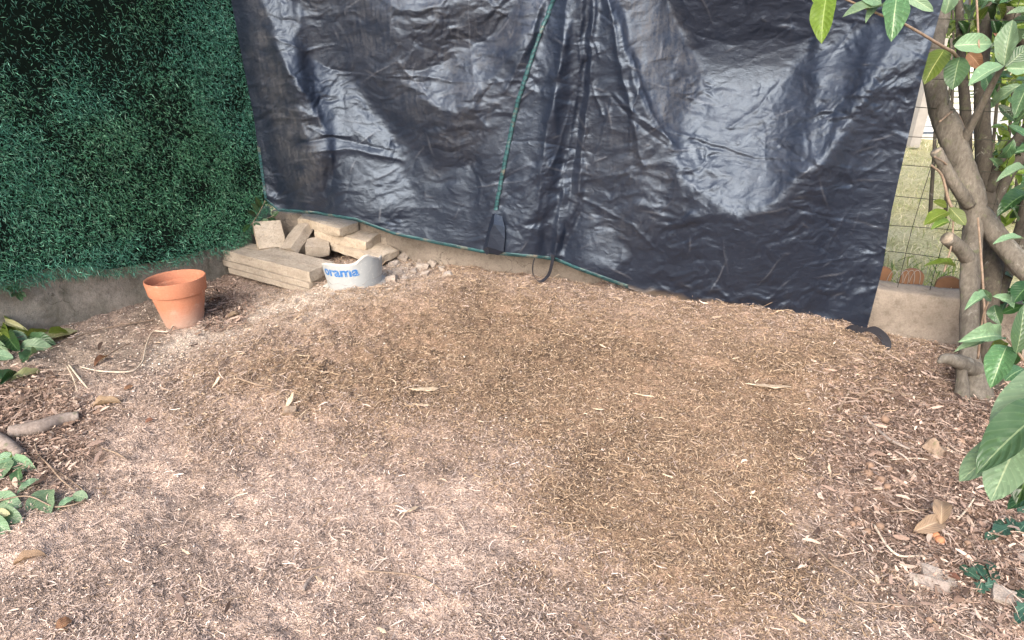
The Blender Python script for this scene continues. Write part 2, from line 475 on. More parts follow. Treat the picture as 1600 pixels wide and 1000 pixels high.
def ground_masks(X, Y):
    return (zone(X, Y, MULCH, 95, 1, 60), np.maximum(zone(X, Y, LITTER, 60, 2), np.maximum(zone(X, Y, LITTER2, 20, 4, 10), zone(X, Y, LITTER3, 25, 5, 20))),
            np.maximum(zone(X, Y, GREYS, 35, 6, 20), 0.8 * zone(X, Y, GREY2, 50, 7)), zone(X, Y, PALE, 25, 8, 15))
def lerp(a, b, m): return a * (1 - m[..., None]) + np.array(b) * m[..., None]
mm, ml, mg, mp_ = ground_masks(PX, PY)
gc = np.ones(GX.shape + (3,)) * np.array((0.39, 0.30, 0.248))
gc = lerp(gc, (0.225, 0.157, 0.112), mm)
gc = lerp(gc, (0.33, 0.265, 0.215), mg)
gc = lerp(gc, (0.54, 0.47, 0.40), mp_ * 0.9)
gc = lerp(gc, (0.20, 0.135, 0.10), ml * 0.85)
gc *= (1 + 0.55 * fbm(GX * 5, GY * 5, 31, 5, 0.65))[..., None]
gc = lerp(gc, (0.42, 0.325, 0.272), np.clip(fbm(GX * 3.2, GY * 3.2, 55, 3) * 3 - 0.6, 0, 0.6) * (1 - mm) * (1 - ml))
ny, nx = GX.shape
ii = np.arange(ny * nx).reshape(ny, nx)
gf = np.stack([ii[:-1, :-1], ii[:-1, 1:], ii[1:, 1:], ii[1:, :-1]], -1).reshape(-1, 4)
ground = link('ground', new_mesh('ground', np.stack([GX, GY, GZ], -1).reshape(-1, 3), gf, M_GROUND, True, np.clip(gc.reshape(-1, 3), 0.02, 0.9)))
tag(ground, 'bare pinkish brown soil of the yard strewn with shavings', 'ground', kind='structure')

# ------------------------------------------------------------------ shavings: bent strips lying in the soil
def strips(cx, cy, cz, length, width, yaw, pitch, bend, roll, col, nseg=3):
    """n bent strips, nseg+1 stations, 2 verts each"""
    n = len(cx)
    V = np.zeros((n, nseg + 1, 2, 3)); C = np.zeros((n, nseg + 1, 2, 3))
    px_, py_, pz_ = np.zeros(n), np.zeros(n), np.zeros(n)
    pts = []
    for k in range(nseg + 1):
        pts.append((px_.copy(), py_.copy(), pz_.copy()))
        a = yaw + bend * (k / max(1, nseg - 1) - 0.5)
        st = length / nseg
        px_ += st * np.cos(a) * np.cos(pitch); py_ += st * np.sin(a) * np.cos(pitch); pz_ += st * np.sin(pitch) * (1 - 0.9 * k / nseg)
    mid = [np.mean([p[i] for p in pts], axis=0) for i in range(2)]
    for k in range(nseg + 1):
        a = yaw + bend * (k / nseg - 0.5)
        w = width * (0.5 if 0 < k < nseg else 0.2)
        ox, oy, oz = -np.sin(a) * np.cos(roll) * w, np.cos(a) * np.cos(roll) * w, np.sin(roll) * w
        for s, j in ((1, 0), (-1, 1)):
            V[:, k, j, 0] = cx + pts[k][0] - mid[0] + s * ox
            V[:, k, j, 1] = cy + pts[k][1] - mid[1] + s * oy
            V[:, k, j, 2] = cz + pts[k][2] + s * oz
            C[:, k, j] = col
    base = (np.arange(n) * (nseg + 1) * 2)[:, None, None]
    k = np.arange(nseg)[None, :, None] * 2
    F = base + k + np.array([0, 1, 3, 2])[None, None, :]
    return V.reshape(-1, 3), F.reshape(-1, 4), C.reshape(-1, 3)
def sample_ground(n, dens=None, xr=(-2.75, 2.75), yr=(0.95, 4.15)):
    x = rng.uniform(*xr, n); y = rng.uniform(*yr, n)
    ins = np.minimum((x - CORNER.x) * RN.x + (y - CORNER.y) * RN.y, (x - CORNER.x) * LN.x + (y - CORNER.y) * LN.y) > 0.01
    X, Y = to_px(x, y, np.zeros(n))
    ok = ins & (Y < 1060) & ((X > -60) & (X < 1660) | (X > -320) & (X < 1950) & (rng.random(n) < 0.45))
    x, y, X, Y = x[ok], y[ok], X[ok], Y[ok]
    if dens is not None:
        k = rng.random(len(x)) < dens(x, y, X, Y)
        x, y, X, Y = x[k], y[k], X[k], Y[k]
    return x, y, X, Y
PALETTE_DUST = np.array([(0.62, 0.49, 0.41), (0.51, 0.395, 0.325), (0.41, 0.31, 0.252), (0.74, 0.605, 0.515), (0.27, 0.197, 0.158), (0.47, 0.36, 0.297)])
PALETTE_MULCH = np.array([(0.48, 0.355, 0.245), (0.36, 0.255, 0.165), (0.27, 0.184, 0.117), (0.62, 0.48, 0.345), (0.195, 0.13, 0.083), (0.41, 0.296, 0.195)])
PALETTE_LIT = np.array([(0.32, 0.22, 0.17), (0.46, 0.34, 0.27), (0.20, 0.135, 0.10), (0.54, 0.42, 0.335), (0.10, 0.066, 0.05), (0.38, 0.265, 0.205)])
def chip_cols(X, Y, n):
    m, l, g, p = ground_masks(X, Y)
    i = rng.choice(6, n, p=[0.17, 0.22, 0.21, 0.07, 0.13, 0.20])
    c = np.where((rng.random(n) < 0.05 + 0.9 * m)[:, None], PALETTE_MULCH[i], PALETTE_DUST[i])
    c = np.where((rng.random(n) < l * 0.8)[:, None], PALETTE_LIT[i], c)
    return c * rng.uniform(0.8, 1.2, n)[:, None]
def dens_sh(x, y, X, Y):
    m, l, g, p = ground_masks(X, Y)
    d = 0.52 + 0.48 * m + 0.25 * l - 0.4 * g - 0.3 * p
    rake = fbm((x * 0.8 + y * 0.6) * 1.6, (y * 0.8 - x * 0.6) * 8, 93, 3)          # raked across the yard
    return np.clip(d + 0.65 * fbm(x * 3.5, y * 3.5, 77, 3) + 0.4 * rake * (1 - m), 0.04, 1)
def make_strips(n, lr, wr, dens, lift, pitch_s=0.25, bend=0.9, cols=None, nseg=3):
    x, y, X, Y = sample_ground(n, dens)
    k = len(x)
    L = np.exp(rng.uniform(np.log(lr[0]), np.log(lr[1]), k)); W = rng.uniform(*wr, k)
    z = ground_z(x, y) + rng.uniform(*lift, k)
    return strips(x, y, z, L, W, rng.uniform(0, 2 * np.pi, k), rng.normal(0, pitch_s, k), rng.normal(0, bend, k), rng.normal(0, 0.5, k),
                  chip_cols(X, Y, k) if cols is None else cols(X, Y, k), nseg)
def stack(ps):
    o = 0; V, F, C = [], [], []
    for v, f, c in ps:
        V.append(v); F.append(f + o); C.append(c); o += len(v)
    return np.vstack(V), np.vstack(F), np.vstack(C)
CLUMPS = [[(390, 600), (470, 590), (560, 610), (740, 585), (770, 605), (640, 660), (470, 660), (400, 640)], [(290, 600), (340, 560), (380, 590), (470, 560), (500, 590), (330, 620)],
          [(420, 520), (470, 500), (520, 520), (450, 550)], [(1290, 640), (1400, 660), (1400, 740), (1290, 760), (1260, 700)], [(820, 480), (960, 500), (940, 560), (820, 550)],
          [(1180, 560), (1340, 590), (1330, 640), (1200, 640)], [(600, 780), (720, 790), (740, 850), (620, 850)], [(1100, 470), (1280, 510), (1260, 540), (1100, 500)]]
def dens_clump(x, y, X, Y):
    d = np.full(X.shape, 0.035)
    for q in CLUMPS: d = np.maximum(d, zone(X, Y, q, 22, 40, 25))
    return d * np.clip(0.6 + 1.2 * fbm(x * 9, y * 9, 79, 3), 0.05, 1)
v, f, c = stack([make_strips(660000, (0.004, 0.019), (0.0012, 0.0036), dens_sh, (0.0, 0.010), 0.45, 0.9, None, 2),
                 make_strips(34000, (0.016, 0.045), (0.0016, 0.0038), dens_sh, (0.002, 0.011), 0.25, 0.7),
                 make_strips(14000, (0.025, 0.08), (0.0012, 0.0028), dens_sh, (0.003, 0.012), 0.12, 1.0),
                 make_strips(70000, (0.02, 0.06), (0.0015, 0.0045), dens_clump, (0.002, 0.026), 0.4, 0.9)])
print('shaving quads', len(f))
o = link('wood_shavings', new_mesh('wood_shavings', v, f, M_CHIPS, False, c))
tag(o, 'layer of fine beige and brown wood shavings covering the yard floor', 'wood shavings', kind='stuff')

# leaf litter flakes under the laurel and along the walls
def dens_lit(x, y, X, Y):
    m, l, g, p = ground_masks(X, Y)
    return np.clip(l * 1.0 + 0.004, 0, 1)
def lit_cols(X, Y, k): return PALETTE_LIT[rng.integers(0, 6, k)] * rng.uniform(0.65, 1.35, k)[:, None]
v, f, c = stack([make_strips(150000, (0.007, 0.028), (0.003, 0.009), dens_lit, (0.001, 0.018), 0.5, 1.0, lit_cols),
                 make_strips(9000, (0.028, 0.065), (0.007, 0.016), dens_lit, (0.006, 0.024), 0.35, 0.8, lit_cols),
                 make_strips(60000, (0.025, 0.10), (0.0012, 0.003), dens_lit, (0.006, 0.02), 0.15, 0.9, lit_cols)])
o = link('leaf_litter', new_mesh('leaf_litter', v, f, M_LITTER, False, c))
tag(o, 'crumbled dry brown leaf litter under the laurel and along the wall', 'leaf litter', kind='stuff')

# gravel crumbs
def gravel(n, dens, rr, cols):
    x, y, X, Y = sample_ground(n, dens); k = len(x)
    ico = np.array([(1, 0, 0), (-1, 0, 0), (0, 1, 0), (0, -1, 0), (0, 0, 1), (0, 0, -1)], float)
    tri = np.array([(0, 2, 4), (2, 1, 4), (1, 3, 4), (3, 0, 4), (2, 0, 5), (1, 2, 5), (3, 1, 5), (0, 3, 5)])
    r = rng.uniform(*rr, k)
    V = ico[None] * r[:, None, None] * rng.uniform(0.6, 1.3, (k, 6, 3))
    a = rng.uniform(0, 6.28, k)[:, None]
    Vx = V[..., 0] * np.cos(a) - V[..., 1] * np.sin(a); Vy = V[..., 0] * np.sin(a) + V[..., 1] * np.cos(a)
    z = ground_z(x, y) + r * 0.2
    V = np.stack([Vx + x[:, None], Vy + y[:, None], V[..., 2] * 0.7 + z[:, None]], -1)
    F = (np.arange(k) * 6)[:, None, None] + tri[None]
    C = np.repeat(cols[rng.integers(0, len(cols), k)] * rng.uniform(0.8, 1.2, k)[:, None], 6, axis=0)
    return V.reshape(-1, 3), F.reshape(-1, 3), C
def dens_gr(x, y, X, Y):
    m, l, g, p = ground_masks(X, Y)
    return np.clip(p + 0.35 * g + 0.12 * l + 0.03, 0, 1)
v, f, c = gravel(42000, dens_gr, (0.002, 0.007), np.array([(0.62, 0.54, 0.45), (0.5, 0.42, 0.35), (0.4, 0.33, 0.27), (0.7, 0.63, 0.55)]))
o = link('gravel', new_mesh('gravel', v, f, M_LITTER, False, c))
tag(o, 'pale mortar crumbs and gravel scattered along the walls and bucket', 'gravel', kind='stuff')

# ================================================================== WALLS
def wall(name, label, start, d, n, length, zb, zt, thick, mat, seed, back_up=0.0):
    """low concrete wall with an uneven face; start at the corner, running along d, face towards n"""
    L, H = int(length / 0.02), 26
    root = thing(name, label, 'wall', tuple(start))
    V, F = [], []
    rows = []
    def prof(k):                                   # face, rounded lip, top, back
        if k <= 16: return (0.0, zb + (zt - 0.012 - zb) * k / 16)
        if k == 17: return (-0.004, zt - 0.003)
        if k <= 22: return (-0.012 - (thick - 0.02) * (k - 18) / 4, zt)
        return (-thick, zt - 0.01 - (zt - zb) * (k - 23) / 2)
    for i in range(L + 1):
        s = length * i / L
        for k in range(H):
            off, z = prof(k)
            p = np.array(start) + np.array(d) * s
            q = Vector((s * 7 + seed, z * 9, k * 0.01))
            w = 0.010 * mnoise.noise(q) + 0.005 * mnoise.noise(q * 4)
            if k > 22: w = 0
            p = p + np.array(n) * (off + (w if k < 18 else 0))
            V.append((p[0], p[1], z + (w if 17 <= k <= 22 else 0)))
    for i in range(L):
        for k in range(H - 1):
            a = i * H + k
            F.append([a, a + H, a + H + 1, a + 1])
    F.append([k for k in range(H)]); F.append([L * H + k for k in range(H)][::-1])
    mesh_obj('concrete', V, F, mat, root)
    return root
WT = on_right(1438, 460).z
WT_L = max(on_left(*q, 0.03).z for q in [(0, 444), (34, 442), (74, 424), (135, 421), (225, 416), (270, 408), (337, 391)]) + 0.01
wall('low_wall', 'low weathered concrete wall running behind the black tarp to the laurel', CORNER, RD, RN, 5.2, -0.35, WT, 0.14, M_WALL_R, 3)
wall('mossy_wall', 'low mossy concrete wall under the artificial green hedge', CORNER + LD * 0.002, LD, LN, 3.6, -0.35, WT_L, 0.14, M_WALL_L, 9)

# ================================================================== ARTIFICIAL HEDGE
HB = [(-140, 455), (0, 444), (34, 442), (74, 424), (135, 421), (166, 426), (225, 416), (270, 408), (337, 391), (366, 385), (388, 352), (420, 312)]
hedge = thing('artificial_hedge', 'dark green artificial needle hedge screen hung on the left fence', 'hedge screen', tuple(CORNER + LD * 1.0))
hb3 = [on_left(*p, 0.03) for p in HB]
def along(p): return (p - CORNER).dot(LD)
hs = np.array([along(p) for p in hb3]); hz = np.array([p.z for p in hb3])
order = np.argsort(hs); hs, hz = hs[order], hz[order]
s0 = max(0.02, hs[0] - 0.05)
ZTOP = 1.95
def hedge_n(s, z): return 0.045 + 0.035 * fbm(s * 3.5, z * 3.5, 12, 3) + 0.035 * np.exp(-((z - np.interp(s, hs, hz) - 0.10) / 0.12) ** 2)
# backing sheet
S, T = np.meshgrid(np.linspace(s0, 3.3, 120), np.linspace(0, 1, 40))
ZB = np.interp(S, hs, hz) + 0.02
Z = ZB + (ZTOP - ZB) * T
O = hedge_n(S, Z) - 0.02
bv = np.stack([CORNER.x + LD.x * S + LN.x * O, CORNER.y + LD.y * S + LN.y * O, Z], -1).reshape(-1, 3)
jj = np.arange(120 * 40).reshape(40, 120)
bf = np.stack([jj[:-1, :-1], jj[:-1, 1:], jj[1:, 1:], jj[1:, :-1]], -1).reshape(-1, 4)
mesh_obj('backing', bv, bf, M_BACKING, hedge)
# needles
N = 220000
s = rng.uniform(s0, 3.3, N); zb = np.interp(s, hs, hz)
z = zb - 0.02 + 0.025 * fbm(s * 14, s * 3, 73, 2) + (ZTOP - zb) * rng.random(N)
X, Y = to_px(CORNER.x + LD.x * s, CORNER.y + LD.y * s, z)
bare = poly_soft(X + 60 * fbm(X / 50, Y / 40, 61, 3), Y + 60 * fbm(X / 50, Y / 40, 67, 3), [(-300, -400), (330, -400), (300, 20), (245, 90), (170, 120), (60, 140), (-300, 150)], 50)
keep = rng.random(N) < (1 - 0.6 * bare) * np.clip(0.8 + 1.2 * fbm(s * 6, z * 6, 71, 3), 0.3, 1)
s, z, X, Y, bare = s[keep], z[keep], X[keep], Y[keep], bare[keep]
n = len(s)
dep = rng.uniform(-0.02, 0.03, n)
off = hedge_n(s, z) + dep
base = np.stack([CORNER.x + LD.x * s + LN.x * off, CORNER.y + LD.y * s + LN.y * off, z], -1)
a = rng.uniform(0, 2 * np.pi, n); out = rng.uniform(0.1, 1.1, n)
e1 = np.array([LD.x, LD.y, 0]); e2 = np.array([0, 0, 1.0]); e3 = np.array([LN.x, LN.y, 0])
dirv = np.cos(a)[:, None] * e1 + np.sin(a)[:, None] * e2 + out[:, None] * e3 - 0.45 * e2
dirv /= np.linalg.norm(dirv, axis=1)[:, None]
wv = np.cross(dirv, e3 + rng.normal(0, 0.5, (n, 3))); wv /= np.linalg.norm(wv, axis=1)[:, None] + 1e-9
Ln = rng.uniform(0.012, 0.029, n)[:, None] * (1 + 0.5 * np.clip(1 - (z - np.interp(s, hs, hz)) / 0.12, 0, 1))[:, None]; Wn = rng.uniform(0.0008, 0.0017, n)[:, None]
V = np.stack([base, base + dirv * Ln * 0.45 + wv * Wn, base + dirv * Ln - np.array([0, 0, 1.0]) * Ln * 0.12, base + dirv * Ln * 0.45 - wv * Wn], 1)
F = (np.arange(n) * 4)[:, None, None] + np.array([[0, 1, 2, 3]])[None]
pal = np.array([(0.042, 0.155, 0.074), (0.064, 0.205, 0.102), (0.022, 0.09, 0.044), (0.11, 0.26, 0.145), (0.044, 0.16, 0.08)])
cc = pal[rng.integers(0, 5, n)] * rng.uniform(0.7, 1.5, n)[:, None]
teal = np.clip(fbm(s * 1.5, z * 2.5, 5, 3) * 2 + 0.35 + 0.4 * (z < 0.35), 0, 1)[:, None]
cc = cc * (1 - teal) + cc * np.array([0.95, 1.08, 1.35]) * teal
pale = rng.random(n) < 0.1
cc[pale] = cc[pale] * 1.7 + 0.025
mesh_obj('needles', V.reshape(-1, 3), F.reshape(-1, 4), M_NEEDLE, hedge, False, np.repeat(cc, 4, axis=0))['kind'] = 'stuff'
for k in range(7):          # horizontal tie wires and slats of the fence it hangs on
    zz = 0.5 + 0.22 * k
    p = [CORNER + LD * q + LN * -0.01 + Vector((0, 0, zz)) for q in (0.1, 1.7, 3.3)]
    vv, ff = tube(p, [0.002] * 3, 5, 4); mesh_obj('wire', vv, ff, M_WIRE, hedge)

# boughs of the neighbour's tree leaning over the hedge above the picture; they shade its upper left
nT = 5200
s = rng.uniform(0.62, 3.4, nT); oo = rng.uniform(-0.3, 0.42, nT); zz = rng.uniform(1.80, 2.5, nT) + 0.25 * np.clip(oo, 0, 1)
kk = (fbm(s * 3, oo * 3 + zz * 3, 400, 3) > 0.0); s, oo, zz = s[kk], oo[kk], zz[kk]; nT = len(s)
gcol = np.array([(0.05, 0.11, 0.03), (0.09, 0.17, 0.05), (0.035, 0.08, 0.025)])[rng.integers(0, 3, nT)] * rng.uniform(0.7, 1.3, nT)[:, None]
v, f, c = strips(CORNER.x + LD.x * s + LN.x * oo, CORNER.y + LD.y * s + LN.y * oo, zz, rng.uniform(0.08, 0.14, nT), rng.uniform(0.04, 0.06, nT), rng.uniform(0, 6.28, nT), rng.normal(0, 0.5, nT), rng.normal(0, 0.3, nT), rng.uniform(-1, 1, nT), gcol, 3)
p0 = CORNER + LD * 1.9 - LN * 0.5
over = thing('overhanging_tree', 'leafy tree leaning over the top of the green hedge screen', 'tree', (p0.x, p0.y, 0))
mesh_obj('crown', v, f, M_GRASS, over, False, c)['kind'] = 'stuff'
vv, ff = tube([p0 - Vector((0, 0, 0.3)), p0 + Vector((0, 0, 1.2)), p0 + LN * 0.3 + Vector((0, 0, 1.95)), p0 + LN * 0.9 + Vector((0, 0, 2.15))], [0.06, 0.05, 0.035, 0.015], 10, 20, 0.05, 2)
mesh_obj('trunk', vv, ff, M_BARK, over)

# ================================================================== TARP
TB = [(418, 312), (440, 330), (500, 335), (560, 345), (620, 367), (680, 380), (755, 395), (800, 400), (850, 404), (872, 408), (905, 422), (960, 442), (1010, 460),
      (1050, 471), (1120, 480), (1180, 489), (1240, 503), (1318, 520), (1355, 512)]
TR = [(1355, 512), (1380, 415), (1393, 330), (1419, 215), (1441, 120), (1463, 40), (1474, 0), (1530, -240)]
TL = [(414, 312), (396, 180), (378, 90), (361, 0), (318, -240)]
NX, NY = 680, 370
def resample(pts, n):
    pts = np.array(pts, float); d = np.r_[0, np.cumsum(np.hypot(*np.diff(pts, axis=0).T))]
    q = np.linspace(0, d[-1], n)
    return np.stack([np.interp(q, d, pts[:, 0]), np.interp(q, d, pts[:, 1])], -1)
cb, cr, cl = resample(TB, NX), resample(TR, NY), resample(TL, NY)
ct = np.stack([np.linspace(cl[-1, 0], cr[-1, 0], NX), np.full(NX, cl[-1, 1])], -1)
u = np.linspace(0, 1, NX)[None, :, None]; t = np.linspace(0, 1, NY)[:, None, None]
coons = (1 - t) * cb[None] + t * ct[None] + (1 - u) * cl[:, None] + u * cr[:, None] \
    - ((1 - u) * (1 - t) * cb[0] + u * (1 - t) * cb[-1] + (1 - u) * t * ct[0] + u * t * ct[-1])
TX, TY = coons[..., 0], coons[..., 1]
# folds: how much each patch of the sheet faces up (+) or down (-); integrated below into real depth
warpx = TX + 14 * fbm(TX / 40, TY / 30, 101, 4); warpy = TY + 10 * fbm(TX / 40, TY / 30, 131, 4)
tilt = np.full(TX.shape, 0.0)
FOLDS = [
 (0.15, 20, [(420, 235), (520, 245), (780, 260), (770, 330), (755, 400), (430, 330)]),
 (-0.35, 14, [(370, -240), (405, 0), (420, 40), (440, 100), (465, 140), (500, 200), (490, 260), (475, 330), (440, 320), (418, 250), (400, 120)]),
 (-0.25, 14, [(470, -20), (700, 15), (830, 0), (800, 40), (700, 105), (620, 122), (560, 110), (480, 90), (465, 50)]),
 (-0.7, 12, [(640, 35), (790, 20), (760, 60), (690, 98), (620, 110), (600, 70)]),
 (0.5, 8, [(560, -60), (700, -60), (690, 14), (640, 22), (580, 15)]),
 (0.85, 6, [(405, -60), (465, -60), (465, 33), (462, 60), (483, 90), (528, 111), (546, 129), (582, 177), (630, 231), (552, 231), (504, 200), (492, 165), (459, 129), (432, 84), (417, 27)]),
 (1.1, 7, [(845, -60), (842, 40), (815, 80), (760, 122), (700, 128), (640, 118), (690, 98), (760, 60), (800, 30), (820, -60)]),
 (-0.85, 7, [(545, 115), (620, 125), (660, 150), (690, 175), (720, 178), (750, 160), (752, 250), (720, 262), (680, 260), (640, 238), (590, 172)]),
 (1.0, 4, [(622, 122), (700, 130), (757, 125), (745, 152), (722, 176), (690, 172), (668, 155), (650, 146)]),
 (0.8, 4, [(470, 195), (520, 203), (560, 215), (632, 232), (600, 243), (540, 238), (480, 225)]),
 (-1.0, 4, [(475, 240), (525, 245), (512, 285), (502, 335), (472, 335), (462, 290)]),
 (0.55, 8, [(525, 248), (560, 243), (640, 262), (640, 300), (600, 330), (515, 325)]),
 (0.35, 10, [(870, -60), (895, -60), (890, 60), (870, 150), (845, 240), (830, 330), (800, 390), (780, 380), (800, 220), (835, 80)]),
 (-0.9, 6, [(893, -60), (918, -60), (914, 100), (902, 160), (884, 230), (872, 300), (864, 400), (845, 400), (850, 300), (870, 150), (885, 60)]),
 (-0.3, 15, [(920, 60), (985, 90), (1030, 200), (1050, 260), (1100, 310), (1000, 360), (900, 340), (905, 180)]),
 (0.4, 6, [(955, -60), (1020, -60), (1080, 78), (1108, 112), (1085, 160), (1060, 212), (1030, 195), (1000, 130), (985, 80)]),
 (1.0, 3, [(938, -60), (956, -60), (985, 70), (1003, 125), (1035, 195), (1022, 195), (990, 130), (975, 80)]),
 (-1.1, 6, [(1020, -80), (1290, -80), (1285, 40), (1240, 98), (1180, 102), (1112, 96), (1072, 66)]),
 (-0.5, 10, [(1290, -80), (1530, -80), (1475, 0), (1440, 60), (1390, 40), (1300, 40)]),
 (0.95, 12, [(1040, 215), (1105, 112), (1180, 106), (1250, 104), (1300, 65), (1370, 40), (1395, 70), (1345, 150), (1290, 240), (1230, 300), (1190, 328), (1140, 332), (1090, 300), (1050, 262)]),
 (-0.85, 14, [(1400, 110), (1445, 90), (1425, 200), (1400, 330), (1385, 420), (1360, 515), (1240, 500), (1100, 475), (960, 440), (905, 420), (960, 362), (1050, 335), (1140, 338), (1200, 328), (1295, 248), (1345, 168)]),
 (0.3, 6, [(910, 318), (945, 350), (985, 400), (960, 425), (885, 400), (890, 360)]),
 (-0.9, 5, [(885, 345), (912, 300), (900, 345), (880, 405), (862, 405)]),
]
for val, soft, poly in FOLDS:
    m = poly_soft(warpx, warpy, poly, 1.5 + 0.45 * soft)
    tilt = tilt * (1 - m) + val * m
# vertical and horizontal spacing in metres
P0 = np.zeros((NY, NX, 3))
rx, ry, rz = (TX - 800) / FPX, CP + (500 - TY) / FPX * SP, -SP + (500 - TY) / FPX * CP
co = CORNER.x * RN.x + CORNER.y * RN.y
def plane_pts(off):
    k = (co + off) / (rx * RN.x + ry * RN.y)
    return np.stack([rx * k, ry * k, CAM_H + rz * k], -1)
P0 = plane_pts(0.06)
dz = np.abs(np.diff(P0[..., 2], axis=0)).mean(); du = np.linalg.norm(np.diff(P0, axis=1), axis=-1).mean()
pad = 120
TT = np.pad(0.12 + tilt * 0.50, pad, mode='edge') * np.pad(np.ones_like(tilt), pad, mode='linear_ramp')
wv_ = 2 * np.pi * np.fft.fftfreq(TT.shape[0], dz)[:, None]; wu_ = 2 * np.pi * np.fft.fftfreq(TT.shape[1], du)[None, :]
# rows run upwards, so facing up means depth falls with the row index
den = wv_ ** 2 + 0.025 * wu_ ** 2 + (1 / 0.9) ** 2
D = np.real(np.fft.ifft2((1j * wv_) * np.fft.fft2(TT) / den))[pad:-pad, pad:-pad]
# crumples: creased, foil-like relief
def lnoise(x, y, seed=0):            # unsmoothed lattice noise: flat facets meeting in creases
    x0, y0 = np.floor(x), np.floor(y); fx, fy = x - x0, y - y0
    a = _hash(x0, y0, seed); b = _hash(x0 + 1, y0, seed); c = _hash(x0, y0 + 1, seed); d = _hash(x0 + 1, y0 + 1, seed)
    up = a + fx * (b - a) + fy * (c - a)
    lo = d + (1 - fx) * (c - d) + (1 - fy) * (b - d)
    return np.where(fx + fy < 1, up, lo) - 0.5
def ridged(x, y, seed): return 1 - 2 * np.abs(vnoise(x, y, seed)) * 2
wxx = TX + 26 * fbm(TX / 55, TY / 55, 151, 3); wyy = TY + 26 * fbm(TX / 55, TY / 55, 171, 3)
crumple_amt = 0.5 + 1.0 * np.clip(fbm(TX / 90, TY / 70, 191, 3) * 2 + 0.5, 0, 1)
D = D + 0.46 * crumple_amt * (0.0060 * ridged(wxx / 70, wyy / 40, 201) + 0.0050 * ridged(wxx / 34 + 0.4 * wyy / 34, wyy / 18, 211) + 0.0034 * ridged(wxx / 17 - 0.3 * wyy / 17, wyy / 9, 221) + 0.0014 * ridged(wxx / 8, wyy / 5, 231))
D = D + crumple_amt * 1.25 * (0.0065 * lnoise(wxx / 30 + wyy / 60, wyy / 20 - wxx / 70, 241) + 0.0040 * lnoise(wxx / 15 - wyy / 40, wyy / 10, 251) + 0.0020 * lnoise(wxx / 8, wyy / 5.5 + wxx / 25, 261))
CREASES = [  # (depth, half width px, points)
 (0.024, 7, [(905, -240), (908, -40), (905, 110), (885, 250), (866, 400)]), (0.03, 6, [(930, -240), (926, -20), (922, 100), (912, 200), (905, 300)]), (0.024, 6, [(952, -240), (948, -20), (965, 90), (985, 170), (1005, 260)]),
 (0.02, 6, [(882, -240), (884, -20), (876, 100), (850, 230), (838, 330)]), (0.02, 6, [(845, -240), (852, -20), (832, 60), (790, 140)]), (-0.022, 6, [(917, -240), (917, -20), (914, 110), (896, 260), (880, 390)]),

 (0.012, 3, [(480, 197), (505, 210), (545, 214)]), (-0.014, 4, [(470, 222), (520, 214), (560, 226), (610, 236)]), (0.014, 4, [(475, 238), (540, 232), (600, 245), (630, 250)]),
 (-0.010, 3, [(505, 103), (540, 112), (590, 118), (660, 130)]), (0.010, 3, [(520, 112), (580, 120), (650, 118), (700, 125)]),
 (0.008, 2.5, [(690, 127), (760, 128), (810, 127)]), (0.008, 2.5, [(430, 60), (480, 80), (520, 70)]), (-0.008, 2.5, [(420, 25), (440, 33), (462, 34)]),
 (0.012, 3, [(985, 85), (1000, 130), (1020, 180), (1050, 225)]), (-0.009, 3, [(955, 150), (985, 185), (1040, 228)]), (0.010, 3, [(925, 150), (960, 150), (1000, 185), (1045, 215)]),
 (0.008, 2.5, [(1060, 210), (1120, 225), (1180, 245), (1250, 250)]), (-0.009, 2.5, [(1080, 220), (1180, 248), (1220, 250)]), (0.010, 3, [(1140, 200), (1190, 165), (1230, 112)]),
 (0.007, 2, [(955, 155), (940, 210), (920, 280)]), (0.008, 2.5, [(1000, 130), (985, 180), (985, 240)]), (0.007, 2.5, [(880, 285), (960, 275)]),
 (0.010, 3, [(912, 312), (960, 335), (990, 350), (1020, 385)]), (0.008, 3, [(912, 312), (895, 350), (878, 400)]),
 (0.006, 2, [(1240, 108), (1280, 90), (1330, 70)]), (0.007, 2, [(1290, 145), (1345, 150), (1410, 152)]), (-0.008, 2.5, [(1230, 325), (1300, 340), (1370, 350)]),
 (0.006, 2, [(1250, 415), (1300, 408), (1345, 400)]), (0.006, 2, [(1300, 258), (1340, 265), (1385, 268)]), (0.010, 2.5, [(918, -20), (914, 60), (925, 140), (940, 180)]),
 (0.010, 2.5, [(932, -20), (925, 50), (935, 90)]), (0.008, 3, [(520, 245), (512, 300)]), (-0.006, 2, [(800, 220), (850, 222), (930, 240)]),
 (-0.012, 3, [(640, 141), (655, 148), (672, 146)]), (0.006, 2, [(740, 250), (752, 290), (748, 320)]),
]
for amp, hw, pts in [(0.6 * a_, h_, p_) for a_, h_, p_ in CREASES]:
    dd = seg_dist(warpx * 0.35 + TX * 0.65, warpy * 0.35 + TY * 0.65, pts)
    D = D + amp * np.exp(-(dd / hw) ** 1.4)
